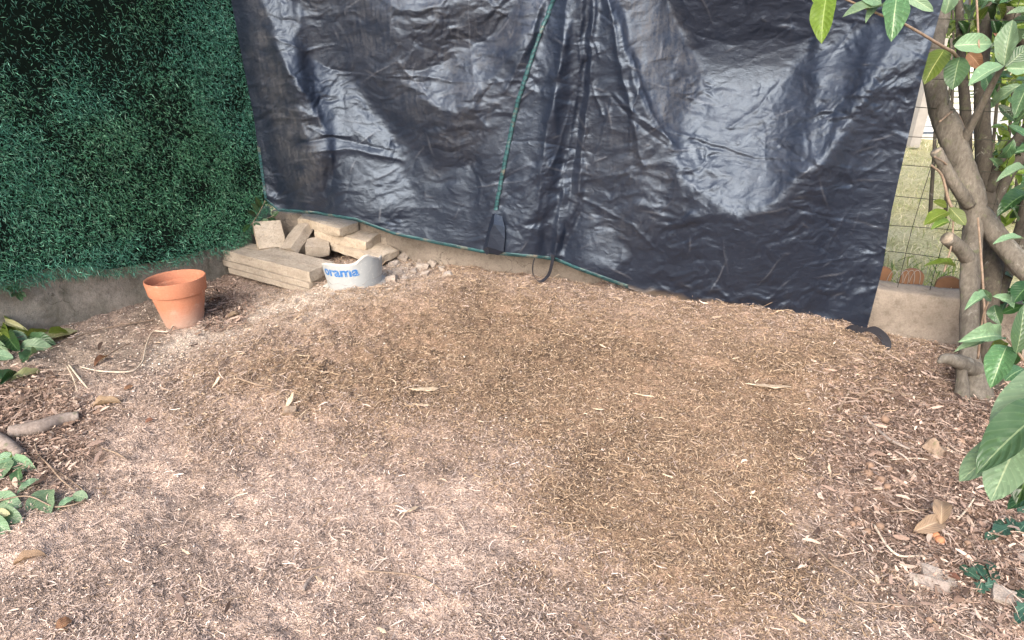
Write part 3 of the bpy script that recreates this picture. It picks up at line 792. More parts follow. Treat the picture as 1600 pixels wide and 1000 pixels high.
# many short sharp creases of a sheet that was folded and crushed; worn pale along the sharpest
wear = np.zeros(TX.shape)
rc = np.random.default_rng(23)
for k in range(620):
    cx_, cy_ = rc.uniform(370, 1480), rc.uniform(-150, 500)
    L_ = np.exp(rc.uniform(np.log(10), np.log(75 if k % 6 else 190)))
    an = rc.choice([rc.normal(0.15, 0.35), rc.normal(-0.6, 0.35), rc.normal(1.45, 0.3)], p=[0.5, 0.3, 0.2])
    amp = rc.choice([-1, 1]) * rc.uniform(0.0015, 0.0045) * (1 + 0.4 * (L_ > 60))
    hw = rc.uniform(1.4, 3.2); skew = rc.uniform(0.5, 4.0)
    ox, oy = (TX - cx_), (TY - cy_)
    near_ = (np.abs(ox) < L_ * 0.6 + 20) & (np.abs(oy) < L_ * 0.6 + 20)
    if not near_.any(): continue
    ox, oy = ox[near_], oy[near_]
    al = ox * math.cos(an) + oy * math.sin(an)
    ac = -ox * math.sin(an) + oy * math.cos(an) + 0.0005 * al ** 2 * rc.uniform(-1, 1) + 0.7 * np.sin(al / 7 + k)
    prof = np.where(ac > 0, np.exp(-ac / hw), np.exp(ac / (hw * skew))) * np.clip(1.3 - np.abs(al) / (L_ / 2), 0, 1)
    D[near_] += amp * prof
    if amp > 0: wear[near_] = np.maximum(wear[near_], rc.uniform(0, 1) * np.clip(1.2 - np.abs(ac) / 1.6, 0, 1) * np.clip(1.1 - np.abs(al) / (L_ / 2), 0, 1))
# keep off the wall
base_off = 0.165
tot = base_off + D
tot = np.where(tot < 0.05, 0.022 + 0.028 * np.exp((tot - 0.05) / 0.05), tot)
TP = plane_pts(tot)
# dust and dirt stains (real dirt on the sheet)
dust = np.zeros(TX.shape)
for val, soft, poly in [(0.9, 14, [(370, -240), (412, 0), (425, 60), (445, 120), (470, 160), (510, 230), (495, 300), (470, 300), (430, 240), (395, 90)]),
                        (0.55, 40, [(450, -60), (840, -60), (800, 60), (750, 250), (690, 260), (560, 120), (470, 70)]),
                        (0.9, 14, [(950, -60), (1025, -60), (1085, 90), (1100, 130), (1060, 215), (1020, 180), (985, 80)]),
                        (0.8, 16, [(850, -40), (840, 40), (790, 90), (740, 110), (790, 50), (815, -40)]),
                        (0.35, 30, [(920, 150), (1040, 220), (1080, 300), (960, 400), (900, 300)]),
                        (0.3, 40, [(1100, 110), (1400, 60), (1290, 260), (1200, 330), (1080, 300)])]:
    m = poly_soft(warpx, warpy, poly, soft)
    dust = np.maximum(dust, val * m)
dust = np.clip(dust * (0.75 + 0.9 * fbm(TX / 26, TY / 20, 301, 5, 0.65)), 0, 1)
mud = np.clip(poly_soft(TX, TY + 8 * fbm(TX / 20, TY / 20, 311, 3), [(975, 448), (1060, 462), (1130, 474), (1240, 492), (1240, 520), (1040, 482), (975, 462)], 4), 0, 1)
tcol = np.stack([dust, mud, wear], -1)
jj = np.arange(NY * NX).reshape(NY, NX)
tf = np.stack([jj[:-1, :-1], jj[:-1, 1:], jj[1:, 1:], jj[1:, :-1]], -1).reshape(-1, 4)
t_ = NT('tarpaulin'); p = t_.pos()
at = t_.attr('Col'); sp = t_.n('SeparateColor'); t_.l(at.outputs['Color'], sp.inputs[0])
nf = t_.noise(55, 5, 0.7, p, 0.4); ng = t_.noise(170, 4, 0.65, p, 0.8); nl = t_.noise(6, 5, 0.65, p)
mpn = t_.n('Mapping'); t_.l(p, mpn.inputs['Vector']); mpn.inputs['Scale'].default_value = (1, 1, 0.12)
streak = t_.noise(60, 4, 0.7, mpn.outputs[0])
base = t_.mix((0.005, 0.0075, 0.016), (0.012, 0.017, 0.032), nl)
dfac = t_.math('MULTIPLY', sp.outputs[0], t_.ramp(t_.math('ADD', t_.math('MULTIPLY', streak, 0.5), t_.math('MULTIPLY', ng, 0.5)), [(0.42, (0.05, 0.05, 0.05)), (0.58, (1, 1, 1))]))
base = t_.mix(base, (0.125, 0.115, 0.108), t_.math('MULTIPLY', dfac, 0.42))
base = t_.mix(base, (0.13, 0.095, 0.065), t_.math('MULTIPLY', sp.outputs[1], 0.7))
mpw = t_.n('Mapping'); t_.l(p, mpw.inputs['Vector']); mpw.inputs['Scale'].default_value = (1, 1, 1.6); mpw.inputs['Rotation'].default_value = (0.35, 0.5, 0.2)
worn = t_.n('TexVoronoi'); worn.feature = 'DISTANCE_TO_EDGE'; worn.inputs['Scale'].default_value = 8
wn1 = t_.n('TexNoise'); wn1.inputs['Scale'].default_value = 6; wn1.inputs['Detail'].default_value = 5; t_.l(p, wn1.inputs['Vector'])
wsc = t_.n('VectorMath'); wsc.operation = 'SCALE'; wsc.inputs['Scale'].default_value = 0.4; t_.l(wn1.outputs['Color'], wsc.inputs[0])
wad = t_.n('VectorMath'); wad.operation = 'ADD'; t_.l(mpw.outputs[0], wad.inputs[0]); t_.l(wsc.outputs[0], wad.inputs[1]); t_.l(wad.outputs[0], worn.inputs['Vector'])
wl = t_.ramp(worn.outputs['Distance'], [(0.0, (1, 1, 1)), (0.022, (0, 0, 0))])
wl = t_.math('MULTIPLY', wl, t_.ramp(t_.noise(5, 4, 0.6, p), [(0.42, (0, 0, 0)), (0.62, (0.55, 0.55, 0.55))]))
base = t_.mix(base, (0.10, 0.105, 0.12), t_.math('MULTIPLY', wl, 0.25))
base = t_.mix(base, (0.16, 0.165, 0.185), t_.math('MULTIPLY', sp.outputs[2], 0.42))
speck = t_.ramp(t_.noise(420, 2, 0.6, p), [(0.66, (0, 0, 0)), (0.72, (0.5, 0.5, 0.5))])
base = t_.mix(base, (0.25, 0.24, 0.24), t_.math('MULTIPLY', speck, t_.ramp(nf, [(0.5, (0, 0, 0)), (0.62, (1, 1, 1))])))
t_.color(base)
t_.set(Specular_IOR_Level=0.56, IOR=1.66)
t_.b.inputs['Specular Tint'].default_value = (0.72, 0.85, 1.0, 1)  # blue of the reflected sky is put into this tint
t_.l(t_.math('ADD', 0.36, t_.math('ADD', t_.math('MULTIPLY', dfac, 0.3), t_.math('MULTIPLY', nl, 0.18))), t_.b.inputs['Roughness'])
mp2 = t_.n('Mapping'); t_.l(p, mp2.inputs['Vector']); mp2.inputs['Scale'].default_value = (1, 1, 2.0); mp2.inputs['Rotation'].default_value = (0.25, 0.3, 0)
rdg = t_.n('TexNoise'); rdg.noise_type = 'RIDGED_MULTIFRACTAL'; rdg.inputs['Scale'].default_value = 17; rdg.inputs['Detail'].default_value = 5; rdg.inputs['Distortion'].default_value = 0.7
t_.l(mp2.outputs[0], rdg.inputs['Vector'])
b1 = t_.bump(rdg.outputs['Fac'], 0.45, 0.005)
b2 = t_.bump(nf, 0.22, 0.008, b1)
rd2 = t_.n('TexNoise'); rd2.noise_type = 'RIDGED_MULTIFRACTAL'; rd2.inputs['Scale'].default_value = 55; rd2.inputs['Detail'].default_value = 4; rd2.inputs['Distortion'].default_value = 1.2; t_.l(mp2.outputs[0], rd2.inputs['Vector'])
b25 = t_.bump(rd2.outputs['Fac'], 0.4, 0.0022, b2)
b3 = t_.bump(ng, 0.25, 0.003, b25)
t_.normal(b3)
M_TARP = t_.m
t_ = NT('teal_hem_tape'); p = t_.pos()
wave = t_.n('TexWave'); wave.bands_direction = 'Z'; wave.inputs['Scale'].default_value = 14; wave.inputs['Distortion'].default_value = 9.0; wave.inputs['Detail'].default_value = 3.0; t_.l(p, wave.inputs['Vector'])
c = t_.mix((0.011, 0.042, 0.048), (0.03, 0.108, 0.112), t_.noise(45, 5, 0.7, p))
c = t_.mix(c, (0.012, 0.03, 0.04), t_.ramp(wave.outputs['Fac'], [(0.1, (0.8, 0.8, 0.8)), (0.4, (0, 0, 0))]))
c = t_.mix(c, (0.22, 0.17, 0.12), t_.ramp(t_.noise(9, 4, 0.7, p), [(0.55, (0, 0, 0)), (0.7, (0.7, 0.7, 0.7))]))
t_.color(c); t_.set(Roughness=0.5, Specular_IOR_Level=0.5); t_.normal(t_.bump(t_.noise(80, 4, 0.6, p), 0.4, 0.004))
M_HEM = t_.m

tarp = thing('tarpaulin', 'crumpled dark blue black tarpaulin hung over the fence with teal seam', 'tarp', tuple(TP[0, NX // 2]))
mesh_obj('sheet', TP.reshape(-1, 3), tf, M_TARP, tarp, True, tcol.reshape(-1, 3))
def tarp_at(px, py, lift=0.004):
    d = (TX - px) ** 2 + (TY - py) ** 2
    j, i = np.unravel_index(np.argmin(d), d.shape)
    return Vector(TP[j, i]) + RN * lift
def ribbon(center, widths, side, thick=0.0):
    """flat tape through the points, with real thickness; side: width direction per point"""
    V, F = [], []
    n = len(center)
    for i in range(n):
        c = np.array(center[i]); sv = np.array(side[i] if isinstance(side, list) else side); sv = sv / np.linalg.norm(sv)
        tdir = np.array(center[min(n - 1, i + 1)]) - np.array(center[max(0, i - 1)])
        nn = np.cross(sv, tdir); nn /= np.linalg.norm(nn) + 1e-9
        for s_, q in ((-1, -1), (1, -1), (1, 1), (-1, 1)):
            V.append(c + sv * s_ * widths[i] / 2 + nn * q * thick / 2)
    for i in range(n - 1):
        for a in range(4):
            b = (a + 1) % 4
            F.append([i * 4 + a, i * 4 + b, i * 4 + 4 + b, i * 4 + 4 + a])
    F.append([0, 1, 2, 3]); F.append([(n - 1) * 4 + a for a in (3, 2, 1, 0)])
    return np.array(V), F
# seam tape
sp_ = catmull([np.array((*q, 0.0)) for q in [(873, -30), (865, 0), (838, 70), (812, 150), (796, 220), (786, 270), (775, 328)]], 90)
cs = np.array([tarp_at(q[0], q[1], 0.005) for q in sp_])
ker = np.ones(3) / 3
cs[1:-1] = (cs[:-2] + cs[1:-1] + cs[2:]) / 3
vv, ff = ribbon(list(cs), [0.021] * len(cs), np.array(RD) * 1.0 + np.array([0, 0, 0.12]), 0.0025)
mesh_obj('seam_tape', vv, ff, M_HEM, tarp)
# hem tape along the bottom edge
cols_i = [i for i in range(0, NX) if cb[i, 0] < 985]
hv, hf = [], []
for q, i in enumerate(cols_i[::2]):
    for r in (0, 2, 3):
        hv.append(TP[r, i] + np.array(RN) * 0.004)
nq = len(cols_i[::2])
for q in range(nq - 1):
    for r in range(2):
        a = q * 3 + r
        hf.append([a, a + 3, a + 4, a + 1])
ho = mesh_obj('hem_tape', np.array(hv), hf, M_HEM, tarp)
sol = ho.modifiers.new('thickness', 'SOLIDIFY'); sol.thickness = 0.002
# left edge tape
lv, lf = [], []
for r in range(0, 58, 2):
    for i in (0, 2, 4): lv.append(TP[r, i] + np.array(RN) * 0.004)
for q in range(len(lv) // 3 - 1):
    for r in range(2):
        a = q * 3 + r; lf.append([a, a + 3, a + 4, a + 1])
lo_ = mesh_obj('edge_tape', np.array(lv), lf, M_HEM, tarp)
# folded flap below the seam
fl = [[(770, 335), (777, 331), (785, 337)], [(765, 352), (777, 346), (790, 353)], [(762, 368), (773, 359), (790, 371)], [(757, 388), (769, 381), (788, 392)], [(763, 399), (768, 392), (779, 401)]]
lift = [[0.004, 0.028, 0.006], [0.008, 0.05, 0.012], [0.012, 0.055, 0.014], [0.016, 0.05, 0.01], [0.02, 0.03, 0.006]]
fv = [tarp_at(q[0], q[1], l) for row, lr_ in zip(fl, lift) for q, l in zip(row, lr_)]
ff = [[r * 3 + k, r * 3 + k + 1, r * 3 + k + 4, r * 3 + k + 3] for r in range(4) for k in range(2)]
fo = mesh_obj('folded_flap', np.array(fv), ff, M_TARP, tarp, False)
sol = fo.modifiers.new('thickness', 'SOLIDIFY'); sol.thickness = 0.002
# hanging loop
lp = [(838, 396), (833, 412), (833, 428), (843, 440), (856, 431), (862, 414), (864, 398)]
pl = [on_right(q[0], q[1], 0.165 + (0.02 if 0 < i < 6 else 0)) for i, q in enumerate(lp)]
cpts = catmull([np.array(q) for q in pl], 40)
side = [np.array(RN) * 0.8 + np.array(RD) * (0.25 + 0.9 * i / 39) for i in range(40)]
vv, ff = ribbon(list(cpts), [0.026] * 40, side, 0.002)
mesh_obj('hanging_loop', vv, ff, M_STRAP, tarp, False)
# loose strap end by the wall
lp = [(1316, 519), (1328, 513), (1345, 517), (1362, 514), (1378, 524), (1386, 538), (1384, 553)]
zoff = [0.17, 0.19, 0.21, 0.22, 0.23, 0.24, 0.25]
pl = [on_right(q[0], q[1], z_) for q, z_ in zip(lp, zoff)]
cpts = catmull([np.array(q) for q in pl], 36)
side = [np.array((0.1, -0.25, 1.0)) * (1 - i / 35) + np.array((0.8, -0.4, 0.35)) * (i / 35) for i in range(36)]
vv, ff = ribbon(list(cpts), [0.05 - 0.018 * i / 36 if i < 33 else 0.03 - 0.006 * (i - 33) for i in range(36)], side, 0.002)
mesh_obj('strap_end', vv, ff, M_STRAP, tarp, False)

# ================================================================== WIRE FENCE behind the tarp and laurel
fence = thing('wire_fence', 'rusty square mesh wire fence standing on the low wall beside the laurel', 'wire fence', tuple(CORNER + RD * 3.2 + RN * -0.07 + Vector((0, 0, WT))))
fence_off = -0.075
def along_r(px, py): return (on_right(px, py, fence_off) - CORNER).dot(RD)
for k, (p1) in enumerate([(1440, 214), (1440, 261), (1440, 309), (1440, 356), (1440, 400), (1440, 168), (1440, 122), (1440, 76), (1440, 30), (1440, -14), (1440, -58)]):
    z_ = on_right(*p1, fence_off).z
    pts = [CORNER + RD * s_ + RN * (fence_off + 0.006 * math.sin(s_ * 9 + k)) + Vector((0, 0, z_ + 0.004 * math.sin(s_ * 7 + 2 * k))) for s_ in np.linspace(2.6, 4.9, 16)]
    vv, ff = tube(pts, [0.0016] * 16, 5, 32); mesh_obj('wire', vv, ff, M_WIRE, fence)
s_a = along_r(1443, 300)
for k in range(-5, 13):
    s_ = s_a + 0.135 * k
    pts = [CORNER + RD * (s_ + 0.004 * math.sin(q * 9 + k)) + RN * (fence_off - 0.004 + 0.004 * math.sin(q * 6 + k)) + Vector((0, 0, q)) for q in np.linspace(WT - 0.01, 1.8, 12)]
    vv, ff = tube(pts, [0.0014] * 12, 5, 24); mesh_obj('wire', vv, ff, M_WIRE, fence)
for s_ in (2.45, 4.75):
    pts = [CORNER + RD * s_ + RN * (fence_off - 0.03) + Vector((0, 0, q)) for q in (WT - 0.02, 1.0, 1.9)]
    vv, ff = tube(pts, [0.022] * 3, 10, 6); mesh_obj('post', vv, ff, M_GREYPOST, fence)

# ================================================================== BEYOND THE WALL
LAWN_Z = 0.06
q0 = CORNER + RN * -0.15 - RD * 0.3
lv = []
us = np.r_[-60, -10, -3, np.linspace(0, 7, 60), 12, 60]; ws = np.r_[0.0, np.linspace(0.1, 8, 70), 14, 60]
for w in ws:
    for u_ in us:
        pnt = q0 + RD * u_ - RN * w
        lv.append((pnt.x, pnt.y, LAWN_Z + (0.03 * mnoise.noise(Vector((u_ * 1.5, w * 1.5, 0))) if 0 <= u_ <= 7 and w < 8 else 0)))
nu = len(us)
lf = np.array([[j * nu + i, j * nu + i + 1, (j + 1) * nu + i + 1, (j + 1) * nu + i] for j in range(len(ws) - 1) for i in range(nu - 1)])
t_ = NT('sunlit_dry_lawn'); p = t_.pos()
c = t_.ramp(t_.noise(3.0, 6, 0.7, p), [(0.3, (0.42, 0.39, 0.20)), (0.5, (0.58, 0.53, 0.33)), (0.7, (0.70, 0.63, 0.44))])  # sunlight on the dry lawn is put into these bright colours
c = t_.mix(c, t_.ramp(t_.noise(60, 4, 0.7, p), [(0.35, (0.45, 0.45, 0.35)), (0.65, (1.1, 1.1, 1.0))]), 0.8, 'MULTIPLY')
t_.color(c); t_.set(Roughness=0.95, Specular_IOR_Level=0.1); t_.normal(t_.bump(t_.noise(50, 4, 0.7, p), 0.8, 0.03))
o = link('lawn', new_mesh('lawn', np.array(lv), lf, t_.m))
tag(o, 'sunny dry yellow green lawn beyond the low wall', 'lawn', kind='structure')
# grass blades in the strip that shows
n = 16000
uu = rng.uniform(2.0, 6.0, n); ww = rng.uniform(0.03, 5.5, n) ** 1.0
bx = q0.x + RD.x * uu - RN.x * ww; by = q0.y + RD.y * uu - RN.y * ww
X, Y = to_px(bx, by, np.full(n, LAWN_Z))
kx = (X > 1330) & (X < 1650); bx, by = bx[kx], by[kx]; n = len(bx)
gcol = np.array([(0.48, 0.46, 0.22), (0.64, 0.58, 0.35), (0.74, 0.66, 0.45), (0.34, 0.38, 0.16)])[rng.integers(0, 4, n)] * rng.uniform(0.8, 1.2, n)[:, None]  # bright blade colours carry the lawn's sunlight too
v, f, c = strips(bx, by, np.full(n, LAWN_Z), rng.uniform(0.03, 0.09, n), rng.uniform(0.003, 0.006, n), rng.uniform(0, 6.28, n), rng.uniform(0.5, 1.4, n), rng.normal(0, 0.6, n), rng.uniform(-1, 1, n), gcol)
nt = 900
uu = rng.uniform(3.0, 4.4, nt); ww = rng.uniform(0.02, 0.7, nt)
tcol_ = np.array([(0.20, 0.28, 0.08), (0.34, 0.38, 0.14), (0.50, 0.46, 0.26), (0.12, 0.19, 0.06)])[rng.integers(0, 4, nt)] * rng.uniform(0.8, 1.2, nt)[:, None]
v2, f2, c2_ = strips(q0.x + RD.x * uu - RN.x * ww, q0.y + RD.y * uu - RN.y * ww, np.full(nt, LAWN_Z), rng.uniform(0.06, 0.22, nt), rng.uniform(0.004, 0.009, nt), rng.uniform(0, 6.28, nt), rng.uniform(0.8, 1.5, nt), rng.normal(0, 0.8, nt), rng.uniform(-1, 1, nt), tcol_)
v, f, c = stack([(v, f, c), (v2, f2, c2_)])
o = link('lawn_grass', new_mesh('lawn_grass', v, f, M_GRASS, False, c)); tag(o, 'short dry grass blades of the lawn beyond the wire fence', 'grass', kind='stuff')
# paving beyond the lawn
c1 = at_z(1360, 216, LAWN_Z + 0.004); c2 = at_z(1640, 224, LAWN_Z + 0.004)
dirp = (c2 - c1).normalized(); nrm = Vector((-dirp.y, dirp.x, 0))
pv = [c1 - dirp * 3, c2 + dirp * 6, c2 + dirp * 6 + nrm * 3.0, c1 - dirp * 3 + nrm * 3.0]
pv = [(q.x, q.y, LAWN_Z + z_) for z_ in (-0.05, 0.04) for q in pv]
o = link('path', new_mesh('path', np.array(pv), [[3, 2, 1, 0], [4, 5, 6, 7], [0, 1, 5, 4], [1, 2, 6, 5], [2, 3, 7, 6], [3, 0, 4, 7]], M_PAVE, False))
tag(o, 'pale paved path beyond the lawn', 'path', kind='structure')

def box(c, ax, ay, az, sx, sy, sz):
    c = np.array(c); ax, ay, az = (np.array(q) for q in (ax, ay, az))
    V = [c + ax * sx * i / 2 + ay * sy * j / 2 + az * sz * k / 2 for i in (-1, 1) for j in (-1, 1) for k in (-1, 1)]
    return np.array(V), [[0, 1, 3, 2], [4, 6, 7, 5], [0, 4, 5, 1], [2, 3, 7, 6], [0, 2, 6, 4], [1, 5, 7, 3]]
# white slatted screen far behind
bd = 7.6
bl, br = at_depth(1438, 205, bd), at_depth(1515, 196, bd)
ax = (br - bl); ax.z = 0; ax.normalize(); ay = Vector((-ax.y, ax.x, 0))
slat = thing('slatted_screen', 'white slatted garden screen far behind the wire fence', 'garden screen', (bl.x, bl.y, LAWN_Z))
for k in range(11):
    z_ = bl.z + 0.02 + 0.066 * k
    vv, ff = box((bl.x + ax.x * 0.32, bl.y + ax.y * 0.32, z_), ax, ay, Vector((0, 0, 1)), 0.86, 0.02, 0.048)
    mesh_obj('slat', vv, ff, M_WHITE, slat, False)
for e in (-0.08, 0.74):
    vv, ff = box((bl.x + ax.x * e + ay.x * 0.03, bl.y + ax.y * e + ay.y * 0.03, 0.6), ax, ay, Vector((0, 0, 1)), 0.07, 0.05, 1.1)
    mesh_obj('post', vv, ff, M_GREYPOST, slat, False)
pb = at_depth(1431, 206, 7.0)
vv, ff = box((pb.x, pb.y, 0.62), ax, ay, Vector((0, 0, 1)), 0.11, 0.09, 1.1)
tag(mesh_obj('garden_post', vv, ff, M_GREYPOST, None, False), 'weathered grey post left of the white slatted screen', 'post')

# arched terracotta edging tiles
def edging(px, py, w, h, label):
    c = on_right(px, py, -0.32); c.z = LAWN_Z - 0.02
    V, F = [], []
    prof = [(-w / 2, 0)] + [(w / 2 * math.cos(a) * -1, h - w * 0.28 + w * 0.28 * math.sin(a)) for a in np.linspace(0, math.pi, 12)] + [(w / 2, 0)]
    ptop = on_right(px, py, -0.32).z
    hh = ptop - c.z
    for t2 in (0.012, -0.012):
        for x_, z_ in prof:
            pnt = c + RD * x_ + RN * t2
            V.append((pnt.x, pnt.y, c.z + z_ * hh / h))
    m = len(prof)
    F.append(list(range(m))[::-1]); F.append(list(range(m, 2 * m)))
    for i in range(m): F.append([i, (i + 1) % m, (i + 1) % m + m, i + m])
    tag(mesh_obj('edging_tile', V, F, M_TILE, None, False), label, 'edging tile', 'arched terracotta edging tiles behind the wall')
edging(1382, 417, 0.085, 0.15, 'arched terracotta edging tile half hidden by the edge of the tarp')
edging(1429, 420, 0.10, 0.15, 'arched terracotta edging tile standing free midway between tarp and laurel')
edging(1486, 432, 0.11, 0.15, 'arched terracotta edging tile beside the laurel trunk')
# little white wire border
wb = thing('wire_border', 'low white looped wire border behind the wall', 'garden border', tuple(on_right(1405, 440, -0.30)))
for k in range(5):
    cx = on_right(1394 + 9 * k, 437, -0.30)
    arc = [cx + RD * (0.022 * math.cos(a)) + Vector((0, 0, 0.07 * math.sin(a) - 0.02)) for a in np.linspace(0, math.pi, 9)]
    vv, ff = tube(arc, [0.0014] * 9, 6, 18); mesh_obj('loop', vv, ff, M_GREYPOST, wb)

# ================================================================== ROUGH BLOCKS: slabs and stones
def rough_block(sx, sy, sz, seed, rough=0.006, cuts=5, chip=0.4):
    bm = bmesh.new()
    bmesh.ops.create_cube(bm, size=1)
    bmesh.ops.subdivide_edges(bm, edges=bm.edges[:], cuts=cuts, use_grid_fill=True)
    r = random.Random(seed)
    planes = [Vector((r.uniform(-1, 1), r.uniform(-1, 1), r.uniform(-0.6, 0.8))).normalized() for _ in range(4)]
    for v_ in bm.verts:
        c = v_.co * 2
        ex = sorted([abs(c.x), abs(c.y), abs(c.z)])
        edge = max(0, ex[1] - 0.75) * max(0, ex[2] - 0.75) * 4
        q = Vector((c.x * sx, c.y * sy, c.z * sz)) * 0.5
        nz = mnoise.noise_vector(q * 16 + Vector((seed * 3.1, 0, 0))) * rough + mnoise.noise_vector(q * 45 + Vector((seed, 5, 0))) * rough * 0.5
        q = q - q.normalized() * edge * min(sx, sy, sz) * 0.07 * (0.6 + chip * mnoise.noise(q * 30))
        for pl in planes:                                  # broken corners
            d = Vector((q.x / sx, q.y / sy, q.z / sz)).dot(pl) - (0.80 - 0.16 * chip)
            if d > 0: q -= Vector((pl.x * sx, pl.y * sy, pl.z * sz)) * d * 0.9
        v_.co = q + nz
    me = bpy.data.meshes.new('block')
    bm.to_mesh(me); bm.free()
    return me
def place_block(name, label, cat, dims, loc, rot, mat, seed, group=None, rough=0.005, chip=0.4, parent=None, smooth=False):
    me = rough_block(*dims, seed, rough, 6, chip); me.materials.append(mat); me.name = name
    if smooth: me.polygons.foreach_set('use_smooth', np.ones(len(me.polygons), bool))
    o = link(name, me, parent, loc); o.rotation_euler = rot
    return tag(o, label, cat, group)
fl_, fr_ = G(353, 433), G(484, 453)
sdv = fr_ - fl_; yaw_s = math.atan2(sdv.y, sdv.x); slen = math.hypot(sdv.x, sdv.y)
ib = Vector((-math.sin(yaw_s), math.cos(yaw_s), 0))
zb_ = (fl_.z + fr_.z) / 2
cs_ = (fl_ + fr_) / 2
def stackpos(dz_, dx=0, dy=0): return Vector((cs_.x, cs_.y, zb_ + dz_)) + ib * (0.095 + dy) + Vector((math.cos(yaw_s), math.sin(yaw_s), 0)) * dx
GS = 'old concrete slabs piled in the corner'
place_block('concrete_slab', 'thin concrete slab at the very bottom of the corner stack', 'slab', (slen * 0.93, 0.19, 0.032), stackpos(0.020, 0.02, -0.004), (0, 0, yaw_s), M_SLAB_D, 1, GS, 0.003, 0.3)
place_block('concrete_slab', 'middle concrete slab of the corner stack between thin and thick ones', 'slab', (slen * 1.0, 0.19, 0.036), stackpos(0.057, -0.006, 0.004), (0, 0, yaw_s), M_SLAB_D, 2, GS, 0.003, 0.3)
o = place_block('concrete_slab', 'thick grooved concrete slab on top of the corner stack under loose pieces', 'slab', (slen * 1.0, 0.19, 0.062), stackpos(0.109, 0.006, 0.010), (0, 0, yaw_s), M_SLAB_D, 3, GS, 0.0055, 1.3)
STZ = zb_ + 0.135
def blk(px, py, z_, dims, rot, mat, seed, label, rough=0.005, chip=0.5):
    return place_block('concrete_slab', label, 'slab', dims, at_z(px, py, z_), rot, mat, seed, GS, rough, chip)
R_ = math.radians
blk(421, 369, STZ + 0.055, (0.165, 0.20, 0.045), (R_(40), R_(6), R_(30)), M_SLAB, 11, 'pale broken slab tilted towards the camera at the left end of the pile')
blk(463, 373, STZ + 0.050, (0.125, 0.21, 0.055), (R_(32), R_(-14), R_(-32)), M_SLAB_D, 12, 'broken slab leaning to the right beside the pale tilted one')
blk(512, 349, STZ + 0.130, (0.385, 0.15, 0.055), (R_(3), R_(2), yaw_s - R_(4)), M_SLAB, 13, 'long pale slab lying topmost on the pile under the tarp hem')
blk(545, 369, STZ + 0.062, (0.39, 0.17, 0.066), (R_(2), R_(2), yaw_s + R_(6)), M_SLAB, 14, 'long pale slab lying second from the top on the pile')
blk(570, 389, STZ + 0.008, (0.39, 0.18, 0.05), (R_(4), R_(4), yaw_s - R_(2)), M_SLAB, 15, 'jagged slab lying right behind the rim of the broken bucket', 0.007, 0.8)
blk(607, 376, STZ + 0.03, (0.10, 0.10, 0.08), (0, 0, R_(20)), M_SLAB_D, 16, 'squarish slab end standing at the right of the pile by the wall')
blk(497, 386, STZ + 0.01, (0.14, 0.12, 0.07), (R_(10), R_(5), R_(12)), M_SLAB_D, 17, 'dark block wedged between the leaning slab and the bucket')
# rubble stones right of the bucket
GR = 'rubble stones beside the bucket'
spots = [(648, 396), (655, 406), (630, 402), (615, 412), (668, 402), (640, 414), (660, 416), (608, 425), (676, 412), (625, 424), (690, 420), (646, 424), (612, 436),
         (700, 430), (632, 436), (664, 428), (506, 452), (498, 446), (520, 462), (480, 462), (465, 470), (440, 470), (560, 466), (586, 458), (606, 454)]
for k, (px, py) in enumerate(spots):
    r = random.Random(k + 50); w = r.uniform(0.022, 0.06) if k < 16 else r.uniform(0.015, 0.03)
    pnt = G(px, py, w * 0.2)
    place_block('rubble_stone', 'small pale rubble stone lying between the broken bucket and the tarp hem' if k < 16 else 'little mortar stone lying on the soil in front of bucket and slabs', 'stone', (w * 1.3, w, w * 0.7), pnt, (r.uniform(-.3, .3), r.uniform(-.3, .3), r.uniform(0, 6)), M_STONE, k + 60, GR if k < 16 else 'mortar stones in front of the slabs', 0.009, 2.2)

# ================================================================== TERRACOTTA POT
def lathe(prof, seg=64):
    V, F = [], []
    for r, z_ in prof:
        for k in range(seg):
            a = 2 * math.pi * k / seg; V.append((r * math.cos(a), r * math.sin(a), z_))
    for i in range(len(prof) - 1):
        for k in range(seg):
            a = i * seg + k; b = i * seg + (k + 1) % seg
            F.append([a, b, b + seg, a + seg])
    return np.array(V), F
t_ = NT('terracotta'); tc = t_.n('TexCoord').outputs['Object']
n1 = t_.noise(9, 5, 0.6, tc); n2 = t_.noise(120, 4, 0.7, tc)
sx = t_.n('SeparateXYZ'); t_.l(tc, sx.inputs[0])
c = t_.mix((0.44, 0.175, 0.10), (0.52, 0.23, 0.14), n1)
lime = t_.ramp(t_.math('SUBTRACT', t_.math('ADD', t_.math('MULTIPLY', n1, 0.14), 0.06), sx.outputs[2]), [(0.0, (0, 0, 0)), (0.12, (0.75, 0.75, 0.75))])
c = t_.mix(c, (0.42, 0.31, 0.25), lime)
c = t_.mix(c, t_.ramp(n2, [(0.3, (0.8, 0.78, 0.76)), (0.7, (1.1, 1.1, 1.1))]), 0.6, 'MULTIPLY')
c = t_.mix(c, (0.55, 0.40, 0.31), t_.ramp(t_.noise(16, 6, 0.7, tc), [(0.56, (0, 0, 0)), (0.72, (0.55, 0.55, 0.55))]))
c = t_.mix(c, (0.24, 0.13, 0.085), t_.ramp(t_.noise(7, 6, 0.75, tc, 0.5), [(0.58, (0, 0, 0)), (0.75, (0.6, 0.6, 0.6))]))
t_.color(c); t_.set(Roughness=0.85, Specular_IOR_Level=0.2); t_.normal(t_.bump(n2, 0.25, 0.003))
M_POT = t_.m
pb = G(289, 503)
pot_d = (pb.y * CP + (CAM_H - pb.z) * SP)
PR = 43.5 / FPX * pot_d
pot = thing('flower_pot', 'empty terracotta flower pot standing by the mossy wall', 'flower pot', (pb.x, pb.y, pb.z - 0.006))
PHT = PR * 1.72
